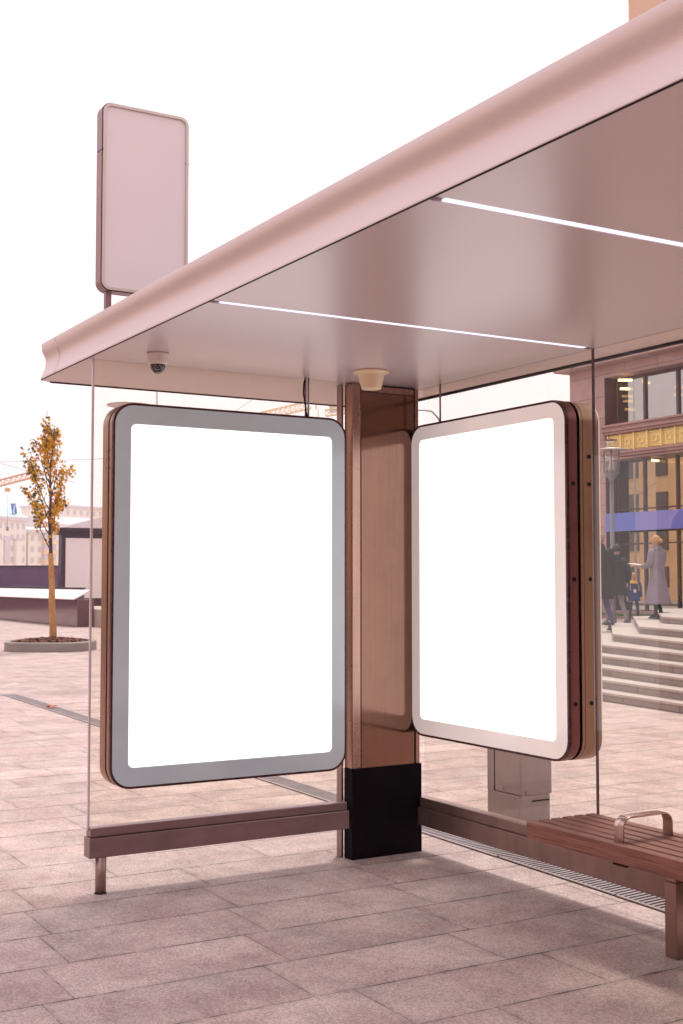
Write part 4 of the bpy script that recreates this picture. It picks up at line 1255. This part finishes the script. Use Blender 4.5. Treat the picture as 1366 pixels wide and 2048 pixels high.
b = MB(); b.tube([(-193.4, 50.6, 15.3), (-193.4, 50.6, 10.2)], .03, 4); b.build('hoist_rope', M['wire'], t)
b = MB(); b.box(-193.6, -193.2, 50.45, 50.75, 9.6, 10.2); b.build('hook_block', M['wire'], t)
t = thing('tower_crane', 'pale orange tower crane with white ballast seen above the end wall billboard', 'crane', (-210, 118, 0))
b = MB(); lattice(b, (-210.2, 117.6, 0), (-210.2, 117.6, 36), 1.7, 22, .13); b.build('mast', M['crane_pale'], t)
b = MB(); lattice(b, (-216.2, 107.8, 34.6), (-211, 116.2, 37.0), 1.5, 10, .10); b.build('jib', M['crane_pale'], t)
b = MB(); lattice(b, (-210.4, 117.2, 36), (-210.4, 117.2, 43), 1.5, 5, .13); lattice(b, (-208.8, 120.0, 36), (-210.0, 118.2, 43), .7, 6, .1); b.build('cat_head', M['crane_pale'], t)
b = MB(); lattice(b, (-209.4, 118.8, 35.2), (-205.5, 126, 36.4), 1.2, 7, .1); b.build('counter_jib', M['crane_pale'], t)
b = MB(); b.hexa([(-209.2, 119.6, 35.4), (-206, 125.6, 36.2), (-206.6, 126, 36.2), (-209.8, 120, 35.4), (-209.2, 119.6, 36.8), (-206, 125.6, 37.9), (-206.6, 126, 37.9), (-209.8, 120, 36.8)]); b.build('ballast', M['crane_white'], t)

# overhead wires
for a, c, sag, lab in (((-34.6, 4.9, 5.36), (-28.0, 15.0, 5.75), .05, 'thin level overhead wire crossing the sky behind the young tree'),
                       ((-34.9, 4.3, 6.05), (-32.6, 8.6, 4.75), .02, 'thin overhead wire slanting down to the right behind the young tree'),
                       ((-31.0, 11.0, 5.5), (-28.8, 14.7, 8.4), .02, 'thin overhead wire slanting up to the right above the end wall billboard')):
    a, c = Vector(a), Vector(c)
    b = MB(); b.tube([a + (c - a) * k / 10 - Vector((0, 0, sag * 4 * (k / 10) * (1 - k / 10))) for k in range(11)], .008, 4)
    tag(b.build('overhead_wire', M['wire']), lab, 'wire', 'overhead wires')

# ------------------------------------------------------------------ across the road: beige building and a parked car, seen as reflections
t = thing('beige_building', 'long beige rendered building with dark windows on the far side of the road', 'building', (-40, -30, 0))
b = MB(); b.box(-110, 60, -42, -30, 0, 13); w_ = b.build('wall', M['beige'], t)
b = MB(); b.box(-110.3, 60.3, -42.3, -29.6, 13.002, 13.7); b.build('cornice', M['cream2'], w_)
for f in range(4):
    for c_ in range(28):
        x = -90 + c_ * 3.4; z = 1.0 + f * 3.1
        b = MB(); b.box(x, x + 1.35, -29.998, -29.93, z, z + 1.75); b.build('window', M['window_dark'], t)

t = thing('sky_blocking_building', 'unseen broad brown building added behind the viewer to cut sky light', 'building', (34, 0, 0))  # unseen block added to darken reflections and reduce fill from this side
b = MB(); b.box(30, 44, -27, 45, 0, 14); w_ = b.build('wall', M['brown_render'], t)
b = MB(); b.box(29.6, 44.4, -27.4, 45.4, 14.002, 14.8); b.build('cornice', M['brown_render'], w_)
for f in range(4):
    for c_ in range(18):
        y = -24 + c_ * 3.8; z = 1.2 + f * 3.5
        b = MB(); b.box(29.93, 29.998, y, y + 1.7, z, z + 2.0); b.build('window', M['window_dark'], t)

def sedan(loc, rz, label):
    t = thing('parked_car', label, 'car', loc, None, rz)
    def lofty(sects, m, name, par=None, bevel=0):
        b = MB(); rings = []
        for x, hw, z0, z1, top in sects:
            rings.append([(x, -hw, z0), (x, hw, z0), (x, hw * 1.02, (z0 + z1) / 2), (x, hw * top, z1), (x, 0, z1 + .02), (x, -hw * top, z1), (x, -hw * 1.02, (z0 + z1) / 2)])
        b.loft(rings, 0, True, True)
        return b.build(name, m, par or t, off=(0, 0, 0))
    body = lofty([(-2.25, .60, .38, .62, .9), (-2.15, .80, .25, .80, .9), (-1.5, .87, .2, .93, .92), (-.6, .89, .2, .97, .93), (.8, .89, .2, .95, .93), (1.4, .87, .2, .86, .9), (2.05, .78, .22, .70, .86), (2.25, .60, .34, .58, .8)], M['car_paint'], 'body')
    lofty([(-1.75, .70, .90, .95, .9), (-1.0, .70, .93, 1.36, .82), (.0, .70, .95, 1.42, .82), (.45, .70, .95, 1.36, .82), (1.25, .70, .88, .93, .9)], M['car_glass'], 'windows', body)
    lofty([(-1.1, .60, 1.33, 1.385, .86), (-.5, .60, 1.38, 1.44, .86), (.1, .60, 1.39, 1.45, .86), (.5, .60, 1.33, 1.385, .86)], M['car_paint'], 'roof', body)
    for sx in (-1, 1):
        b = MB()
        b.tube([(.5, sx * .60, 1.37), (1.28, sx * .72, .93)], .03, 6); b.tube([(-1.05, sx * .60, 1.36), (-1.75, sx * .72, .94)], .04, 6); b.tube([(-.2, sx * .62, 1.41), (-.25, sx * .74, .95)], .03, 6)
        b.build('pillar', M['car_paint'], body, off=(0, 0, 0))
        for x in (-1.35, 1.38):
            b = MB(); b.tube([(x, sx * .70, .32), (x, sx * .90, .32)], .32, 24); wl = b.build('wheel', M['tyre'], t, off=(0, 0, 0))
            b = MB(); b.tube([(x, sx * .895, .32), (x, sx * .912, .32)], .20, 20); b.build('rim', M['car_paint'], wl, off=(0, 0, 0))
        b = MB(); b.box(2.02, 2.2, sx * .62 - .14, sx * .62 + .14, .58, .69); b.build('headlight', M['slab_white'], t, off=(0, 0, 0), bevel=.03)
        b = MB(); b.box(-2.22, -2.08, sx * .6 - .14, sx * .6 + .14, .66, .80); b.build('tail_light', M['nosign_red'], t, off=(0, 0, 0), bevel=.03)
        b = MB(); b.box(.72, .86, sx * .98 - .1, sx * .98 + .1, .95, 1.06); b.build('mirror', M['car_paint'], body, off=(0, 0, 0), bevel=.03)
    return t
sedan((-14.3, -16.4, .004), R(186), 'silver saloon car parked across the road, seen mirrored in the back glass')

# ------------------------------------------------------------------ people on the terrace
def skin_body(name, nodes, edges, root, par, mats, pick, sub=1):
    me = bpy.data.meshes.new(name)
    names = list(nodes); idx = {k: i for i, k in enumerate(names)}
    me.from_pydata([nodes[k][0] for k in names], [(idx[a], idx[c]) for a, c in edges], [])
    o = bpy.data.objects.new(name, me); scene.collection.objects.link(o)
    o.modifiers.new('skin', 'SKIN')
    for i, k in enumerate(names):
        r = nodes[k][1]
        me.skin_vertices[0].data[i].radius = r if isinstance(r, tuple) else (r, r)
        me.skin_vertices[0].data[i].use_root = (k == root)
    s_ = o.modifiers.new('sub', 'SUBSURF'); s_.levels = sub; s_.render_levels = sub
    dg = bpy.context.evaluated_depsgraph_get()
    m2 = bpy.data.meshes.new_from_object(o.evaluated_get(dg))
    bpy.data.objects.remove(o); bpy.data.meshes.remove(me)
    m2.name = name; m2.materials.clear()
    for mm in mats: m2.materials.append(mm)
    for p in m2.polygons:
        p.use_smooth = True; p.material_index = pick(p.center)
    o = bpy.data.objects.new(name, m2); scene.collection.objects.link(o); o.parent = par
    OFF[o.name] = Vector()
    return o

def hand_nodes(nodes, edges, wrist, d, side, palm_n, pre, sc):
    """Palm, four fingers and a thumb from the wrist along d; side points towards the thumb."""
    w = Vector(nodes[wrist][0]); d = Vector(d).normalized(); s_ = Vector(side).normalized(); pn = Vector(palm_n).normalized()
    pc = w + d * .055 * sc
    nodes[pre + 'p'] = (pc, (.030 * sc, .020 * sc)); edges.append((wrist, pre + 'p'))
    for k, (o_, l) in enumerate(((.026, .066), (.009, .076), (-.009, .070), (-.025, .054))):
        b0 = pc + d * .035 * sc + s_ * o_ * sc; b1 = b0 + (d + pn * .35).normalized() * l * .55 * sc; b2 = b1 + (d + pn * 1.1).normalized() * l * .5 * sc
        for j, p in enumerate((b0, b1, b2)):
            nodes[f'{pre}f{k}{j}'] = (p, (.0095 - .0012 * j) * sc)
        edges += [(pre + 'p', f'{pre}f{k}0'), (f'{pre}f{k}0', f'{pre}f{k}1'), (f'{pre}f{k}1', f'{pre}f{k}2')]
    t0 = w + d * .035 * sc + s_ * .030 * sc; t1 = t0 + (d + s_ * .8 + pn * .3).normalized() * .035 * sc; t2 = t1 + (d + s_ * .1 + pn * .5).normalized() * .03 * sc
    for j, p in enumerate((t0, t1, t2)): nodes[f'{pre}t{j}'] = (p, (.011 - .001 * j) * sc)
    edges += [(wrist, pre + 't0'), (pre + 't0', pre + 't1'), (pre + 't1', pre + 't2')]

def person(label, loc, rz, h, pose, mats, clothes):
    """Local frame: facing +Y, right hand +X. pose overrides joint positions given for a 1.75 m figure."""
    t = thing('person', label, 'person', loc, None, rz)
    J = dict(pelvis=(0, 0, .96), spine=(0, .0, 1.12), chest=(0, .01, 1.32), neck=(0, .0, 1.48), nape=(0, .02, 1.54), skull=(0, .015, 1.655), crown=(0, .0, 1.70),
             jaw=(0, .07, 1.575), nose=(0, .115, 1.625),
             shl=(-.175, 0, 1.42), shr=(.175, 0, 1.42), ell=(-.235, -.03, 1.14), elr=(.235, -.03, 1.14), wrl=(-.25, .06, .90), wrr=(.25, .06, .90),
             hil=(-.095, 0, .90), hir=(.095, 0, .90), knl=(-.10, .03, .50), knr=(.10, .03, .50), anl=(-.10, -.03, .085), anr=(.10, -.03, .085), tol=(-.115, .13, .035), tor=(.115, .13, .035))
    J.update(pose); s_ = h / 1.75
    rad = dict(pelvis=(.15, .115), spine=(.135, .105), chest=(.155, .115), neck=.055, nape=.056, skull=(.078, .094), crown=(.055, .070), jaw=(.045, .045), nose=.013,
               shl=.062, shr=.062, ell=.042, elr=.042, wrl=.027, wrr=.027, hil=.085, hir=.085, knl=.060, knr=.060, anl=.040, anr=.040, tol=.036, tor=.036)
    nodes = {k: (Vector(v) * s_, tuple(q_ * s_ for q_ in rad[k]) if isinstance(rad[k], tuple) else rad[k] * s_) for k, v in J.items()}
    edges = [('pelvis', 'spine'), ('spine', 'chest'), ('chest', 'neck'), ('neck', 'nape'), ('nape', 'skull'), ('skull', 'crown'), ('skull', 'nose'), ('nape', 'jaw'),
             ('chest', 'shl'), ('chest', 'shr'), ('shl', 'ell'), ('shr', 'elr'), ('ell', 'wrl'), ('elr', 'wrr'), ('pelvis', 'hil'), ('pelvis', 'hir'),
             ('hil', 'knl'), ('hir', 'knr'), ('knl', 'anl'), ('knr', 'anr'), ('anl', 'tol'), ('anr', 'tor')]
    for k in 'lr':
        w, e = Vector(J['wr' + k]), Vector(J['el' + k]); d_ = (w - e).normalized()
        inn = Vector((1 if k == 'l' else -1, 0, 0)); fw = Vector((0, 1, 0)) if abs(d_.y) < .7 else Vector((0, 0, 1))
        hand_nodes(nodes, edges, 'wr' + k, d_, fw, inn, 'h' + k, s_)
    wr = [nodes['wrl'][0], nodes['wrr'][0]]
    def pick(c_):
        if c_.z > nodes['neck'][0].z + .005: return 0
        if any((c_ - w).length < .19 * s_ for w in wr): return 0
        return 1
    body = skin_body('body', nodes, edges, 'pelvis', t, [M['skin'], M[mats]], pick)
    # ears and eyes
    sk = nodes['skull'][0]; 
    clothes(t, J, s_, nodes)
    return t, J, s_, nodes

def ellring(c, rx, ry, n=20, z=None, wob=0.0, ph=0.0):
    return [(c[0] + rx * math.cos(2 * math.pi * k / n) * (1 + wob * math.sin(5 * k + ph)), c[1] + ry * math.sin(2 * math.pi * k / n) * (1 + wob * math.sin(4 * k + ph)), c[2]) for k in range(n)]

def coat(t, J, s_, m, hem, flare, waist=.165, shoulder=.19, name='coat', sleeve=.062, lean=0.0, collar=True):
    b = MB(); V = lambda p: Vector(p) * s_
    top = J['neck'][2] + .02
    prof = [(top, .062, .066), (top - .035, .085, .080), (top - .065, .145, .10), (top - .10, shoulder - .012, .118), (top - .16, shoulder, .125), (1.25, shoulder - .012, .128), (1.12, waist, .122), (1.0, waist + .012, .130), (.88, waist + .02, .138)]
    nst = max(2, int((.88 - hem) / .1))
    for k in range(1, nst + 1):
        f = k / nst; prof.append((.88 + (hem - .88) * f, waist + .02 + flare * f, .138 + flare * .95 * f))
    prof = [p for p in prof if p[0] >= hem - .001]
    rings = []
    for i, (z, rx, ry) in enumerate(prof):
        f = max(0, (.9 - z)) 
        cxx, cyy = J['pelvis'][0] + (J['neck'][0] - J['pelvis'][0]) * (z - .96) / .5, J['pelvis'][1] + (J['neck'][1] - J['pelvis'][1]) * max(0, (z - .96)) / .5 - lean * f
        rings.append([tuple(Vector(p) * s_) for p in ellring((cxx, cyy, z), rx, ry, 24, wob=.02 + .05 * max(0, f), ph=i * .25)])
    b.loft(rings, 0, False, True)
    for k in 'lr':
        sgn = -1 if k == 'l' else 1
        sh_, el_, wr_ = Vector(J['sh' + k]), Vector(J['el' + k]), Vector(J['wr' + k])
        p0 = sh_ + Vector((-sgn * .05, 0, .015)); p1 = sh_ + (el_ - sh_) * .25 + Vector((sgn * .012, 0, 0)); p2 = el_ + (sh_ - el_) * .15
        p3 = el_ + (wr_ - el_) * .2; p4 = wr_ - (wr_ - el_) * .04
        b.tube([p * s_ for p in (p0, sh_ + Vector((sgn * .01, 0, 0)), p1, p2, p3, (p3 + p4) / 2, p4)], [q_ * s_ for q_ in (.06, .078, .076, sleeve + .006, sleeve + .004, sleeve - .006, sleeve - .012)], 14)
    o = b.build(name, M[m], t, off=(0, 0, 0))
    so = o.modifiers.new('thick', 'SOLIDIFY'); so.thickness = .008; so.offset = 0
    ss = o.modifiers.new('sub', 'SUBSURF'); ss.levels = 1; ss.render_levels = 1
    if collar:
        b = MB(); c_ = Vector((J['neck'][0], J['neck'][1], 0)); nn = []
        for z, rx, ry in ((top - .05, .10, .095), (top + .01, .078, .078), (top + .045, .082, .082), (top + .015, .095, .092), (top - .045, .118, .105)):
            nn.append([tuple(Vector(p) * s_) for p in ellring((c_.x, c_.y, z), rx, ry, 20)])
        b.loft(nn, 0, False, True); b.build('collar', M[m], o, off=(0, 0, 0))
    return o

def shoes(t, J, s_, m='shoe', heel=.0):
    for k in 'lr':
        a, to = Vector(J['an' + k]) * s_, Vector(J['to' + k]) * s_
        d_ = (to - a); d_.z = 0; d_ = d_.normalized(); sd2 = Vector((-d_.y, d_.x, 0)); base = Vector((a.x, a.y, to.z - .035 * s_))
        rings = []
        for f, w, hh in ((-.075, .028, .05), (-.05, .040, .075), (.02, .044, .085), (.08, .048, .062), (.15, .050, .045), (.19, .034, .03), (.205, .012, .015)):
            c_ = base + d_ * f * s_
            rings.append([c_ + sd2 * w * s_ * math.cos(R(q_)) + Vector((0, 0, max(.0, hh * s_ * math.sin(R(q_))))) for q_ in range(0, 181, 30)] + [c_ - sd2 * w * s_ * .9, c_ + sd2 * w * s_ * .9])
        b = MB(); b.loft(rings, 0, True, True); b.build('shoe', M[m], t, off=(0, 0, 0))

def hair_cap(t, sk, s_, m, bun=None, low=-.02, rx=.088, ry=.108, front=.55, name='hair'):
    b = MB(); n = 20; rings = []
    for i in range(8):
        a = R(90 - i * 17); r = math.cos(a); z = math.sin(a)
        ring = []
        for k in range(n):
            th = 2 * math.pi * k / n; x, y = math.cos(th), math.sin(th)
            zz = z
            if zz < .25 and y > .25: zz = .25 + (zz - .25) * max(0, 1 - (y - .25) * 2.2)
            rr = math.sqrt(max(0, 1 - zz * zz)) if zz > -1 else 0
            ring.append((sk.x + x * rx * s_ * rr * (1 + .03 * math.sin(7 * k)), sk.y - .008 + y * ry * s_ * rr, sk.z + zz * .115 * s_ + .012))
        rings.append(ring)
    b.loft(rings, 0, True, True)
    if bun:
        c_ = sk + Vector(bun) * s_
        rr = [[(c_.x + .052 * s_ * math.cos(R(a)) * math.cos(2 * math.pi * k / 14), c_.y + .045 * s_ * math.sin(R(a)), c_.z + .050 * s_ * math.cos(R(a)) * math.sin(2 * math.pi * k / 14)) for k in range(14)] for a in range(-84, 85, 24)]
        b.loft(rr, 0, True, True)
    return b.build(name, M[m], t, off=(0, 0, 0))

def ears(t, sk, s_):
    for sx in (-1, 1):
        b = MB(); c_ = sk + Vector((sx * .083, .0, -.025)) * s_
        b.loft([[(c_.x + sx * o_ * s_, c_.y + r_ * s_ * .6 * math.cos(2 * math.pi * k / 10), c_.z + r_ * s_ * math.sin(2 * math.pi * k / 10)) for k in range(10)] for o_, r_ in ((-.006, .022), (.010, .032), (.016, .024), (.012, .010))])
        b.build('ear', M['skin'], t, off=(0, 0, 0))
    for sx in (-1, 1):
        b = MB(); c_ = sk + Vector((sx * .032, .088, -.015)) * s_
        b.lathe((c_.x, c_.y), [(.001, c_.z - .008), (.009, c_.z), (.001, c_.z + .008)], 8); b.build('eye', M['hair_dark'], t, off=(0, 0, 0))
    b = MB(); c_ = sk + Vector((0, .104, -.082)) * s_
    b.box(c_.x - .022, c_.x + .022, c_.y - .012, c_.y + .004, c_.z - .005, c_.z + .005); b.build('mouth', M['nosign_red'], t, off=(0, 0, 0))

# woman in the grey coat, seen from behind, holding papers
def cl_w(t, J, s_, nd):
    o = coat(t, J, s_, 'coat_grey', .30, .135, waist=.165, shoulder=.195)
    b = MB(); b.loft([[tuple(Vector(p) * s_) for p in ellring((0, 0, z), r_, r_ * .84, 24)] for z, r_ in ((1.015, .158), (1.025, .168), (1.055, .168), (1.065, .158))], 0, False, True); b.build('belt', M['coat_grey'], o, off=(0, 0, 0))
    b = MB(); b.hexa([tuple(Vector(p) * s_) for p in ((-.035, -.155, .50), (.0, -.158, .50), (.0, -.165, .50), (-.035, -.162, .50), (-.03, -.140, 1.03), (.005, -.142, 1.03), (.005, -.150, 1.03), (-.03, -.148, 1.03))]); b.build('belt_end', M['coat_grey'], o, off=(0, 0, 0))
    shoes(t, J, s_)
    sk = nd['skull'][0]
    hair_cap(t, sk, s_, 'hair_blond', bun=(.0, -.125, .0)); ears(t, sk, s_)
pw = dict(wrl=(-.16, .30, 1.10), ell=(-.24, .02, 1.12), wrr=(.10, .30, 1.10), elr=(.23, .03, 1.12), jaw=(0, .085, 1.56), nose=(0, .125, 1.60), skull=(0, .035, 1.645), crown=(0, .03, 1.695),
          anl=(-.09, -.16, .10), knl=(-.09, -.03, .50), tol=(-.10, .0, .035), anr=(.09, .12, .085), knr=(.09, .12, .50), tor=(.10, .28, .035))
LZ = RS * 7
wo_, J, s_, nd = person('woman with a blond bun in a long grey coat walking with papers in hand', (-11.43, 13.27, LZ), R(98), 1.60, pw, 'coat_black', cl_w)
wp = Matrix.Translation((-11.43, 13.27, LZ)) @ Matrix.Rotation(R(98), 4, 'Z')
b = MB(); pc = Vector((-.10, .46, 1.135)) * s_
b.hexa([tuple(wp @ (pc + Vector(p))) for p in ((-.12, -.14, -.004), (.10, -.14, -.004), (.10, .14, .03), (-.12, .14, .03), (-.12, -.14, .004), (.10, -.14, .004), (.10, .14, .038), (-.12, .14, .038))])
tag(b.build('papers', M['paper'], None), 'white folded papers held in front by the woman in the grey coat', 'papers')

# tall balding man in charcoal
def cl_m(t, J, s_, nd):
    coat(t, J, s_, 'coat_dark', .56, .05, waist=.235, shoulder=.265, sleeve=.072)
    shoes(t, J, s_); sk = nd['skull'][0]
    hair_cap(t, sk + Vector((0, -.012, -.035)), s_, 'hair_grey', rx=.086, ry=.100); ears(t, sk, s_)
pm = dict(shl=(-.20, 0, 1.42), shr=(.20, 0, 1.42), ell=(-.28, -.05, 1.14), elr=(.28, .0, 1.14), wrl=(-.29, .03, .90), wrr=(.29, .10, .90),
          anl=(-.10, .20, .085), knl=(-.10, .15, .50), tol=(-.115, .36, .035), anr=(.10, -.26, .13), knr=(.10, -.04, .50), tor=(.115, -.11, .05))
mx_, J, s_, nd = person('tall balding man in a charcoal coat and blue trousers at the billboard edge', (-12.22, 12.50, TZ), R(80), 1.93, pm, 'trouser_blue', cl_m)
wp = Matrix.Translation((-12.22, 12.50, TZ)) @ Matrix.Rotation(R(80), 4, 'Z')
reflection = thing('maroon_overlay', 'maroon bag imitated by an added shape beside the balding man', 'reflection', wp @ Vector((-.36, -.02, .8)))  # added maroon shape standing in for a mirrored patch over the coat
b = MB(); o = rrect(-.20, .18, .62, 1.06, .05)
b.prism([tuple(wp @ Vector((-.43, a, z))) for a, z in o], [tuple(wp @ Vector((-.33, a, z))) for a, z in o]); b.build('overlay_body', M['maroon_mirrored'], reflection, bevel=.02)
b = MB(); b.tube([tuple(wp @ Vector(p)) for p in ((-.38, -.14, 1.05), (-.34, -.10, 1.3), (-.24, -.02, 1.56), (-.34, .08, 1.3), (-.38, .12, 1.05))], .012, 6); b.build('overlay_loop', M['maroon_mirrored'], reflection)

# second man, black jacket and grey trousers
def cl_2(t, J, s_, nd):
    coat(t, J, s_, 'coat_black', .66, .03, waist=.205, shoulder=.245, sleeve=.066)
    shoes(t, J, s_); sk = nd['skull'][0]; hair_cap(t, sk, s_, 'hair_dark', low=-.05); ears(t, sk, s_)
p2_ = dict(anl=(-.10, .24, .085), knl=(-.10, .16, .49), tol=(-.115, .40, .035), anr=(.10, -.24, .13), knr=(.10, -.02, .50), tor=(.115, -.09, .05), wrr=(.27, .02, .90), elr=(.27, -.07, 1.14))
person('dark haired man in a black jacket and grey trousers walking behind the balding man', (-14.33, 14.92, TZ), R(80), 1.76, p2_, 'trouser_grey', cl_2)

# small figure in the blue jacket facing the shelter
def cl_c(t, J, s_, nd):
    o = coat(t, J, s_, 'jacket_blue', .78, .02, waist=.19, shoulder=.215, sleeve=.068, collar=False)
    b = MB(); top = J['neck'][2]
    b.loft([[tuple(Vector(p) * s_) for p in ellring((0, .0, z), r_, r_ * .95, 20)] for z, r_ in ((top - .07, .15), (top + .0, .10), (top + .035, .095), (top + .0, .125), (top - .075, .165))], 0, False, True); b.build('collar', M['yellow'], o, off=(0, 0, 0))
    b = MB(); b.box(-.045 * s_, .045 * s_, .150 * s_, .158 * s_, 1.08 * s_, 1.20 * s_); b.build('badge', M['paper'], t, off=(0, 0, 0))
    b = MB(); b.tube([tuple(Vector(p) * s_) for p in ((-.07, .09, 1.47), (-.03, .145, 1.3), (0, .155, 1.2), (.03, .145, 1.3), (.07, .09, 1.47))], .006 * s_, 6); b.build('lanyard', M['trouser_dark'], t, off=(0, 0, 0))
    for sx in (-1, 1):
        b = MB(); b.box(sx * .15 * s_ - .008, sx * .15 * s_ + .008, .108 * s_, .122 * s_, 1.15 * s_, 1.36 * s_); b.build('stripe', M['yellow'], o, off=(0, 0, 0))
    shoes(t, J, s_); sk = nd['skull'][0]; hair_cap(t, sk, s_, 'hair_blond'); ears(t, sk, s_)
pc_ = dict(anl=(-.14, .02, .085), knl=(-.12, .05, .50), tol=(-.16, .17, .035), anr=(.15, -.06, .085), knr=(.12, .0, .50), tor=(.18, .09, .035))
person('small figure in a blue jacket with yellow collar and white badge facing the shelter', (-15.1, 16.15, TZ), R(-118), 1.14, pc_, 'trouser_dark', cl_c)

# ------------------------------------------------------------------ milky autumn air
m, t, out = nodes('haze air')
pv = N(t, 'ShaderNodeVolumePrincipled')
pv.inputs['Color'].default_value = (.995, .98, .965, 1)
pv.inputs['Density'].default_value = .0009
pv.inputs['Anisotropy'].default_value = .2
t.links.new(pv.outputs[0], out.inputs['Volume'])
b = MB(); b.box(-422, 152, -202, 302, -1.0, 52)
struct(b.build('haze', m), 'stuff')
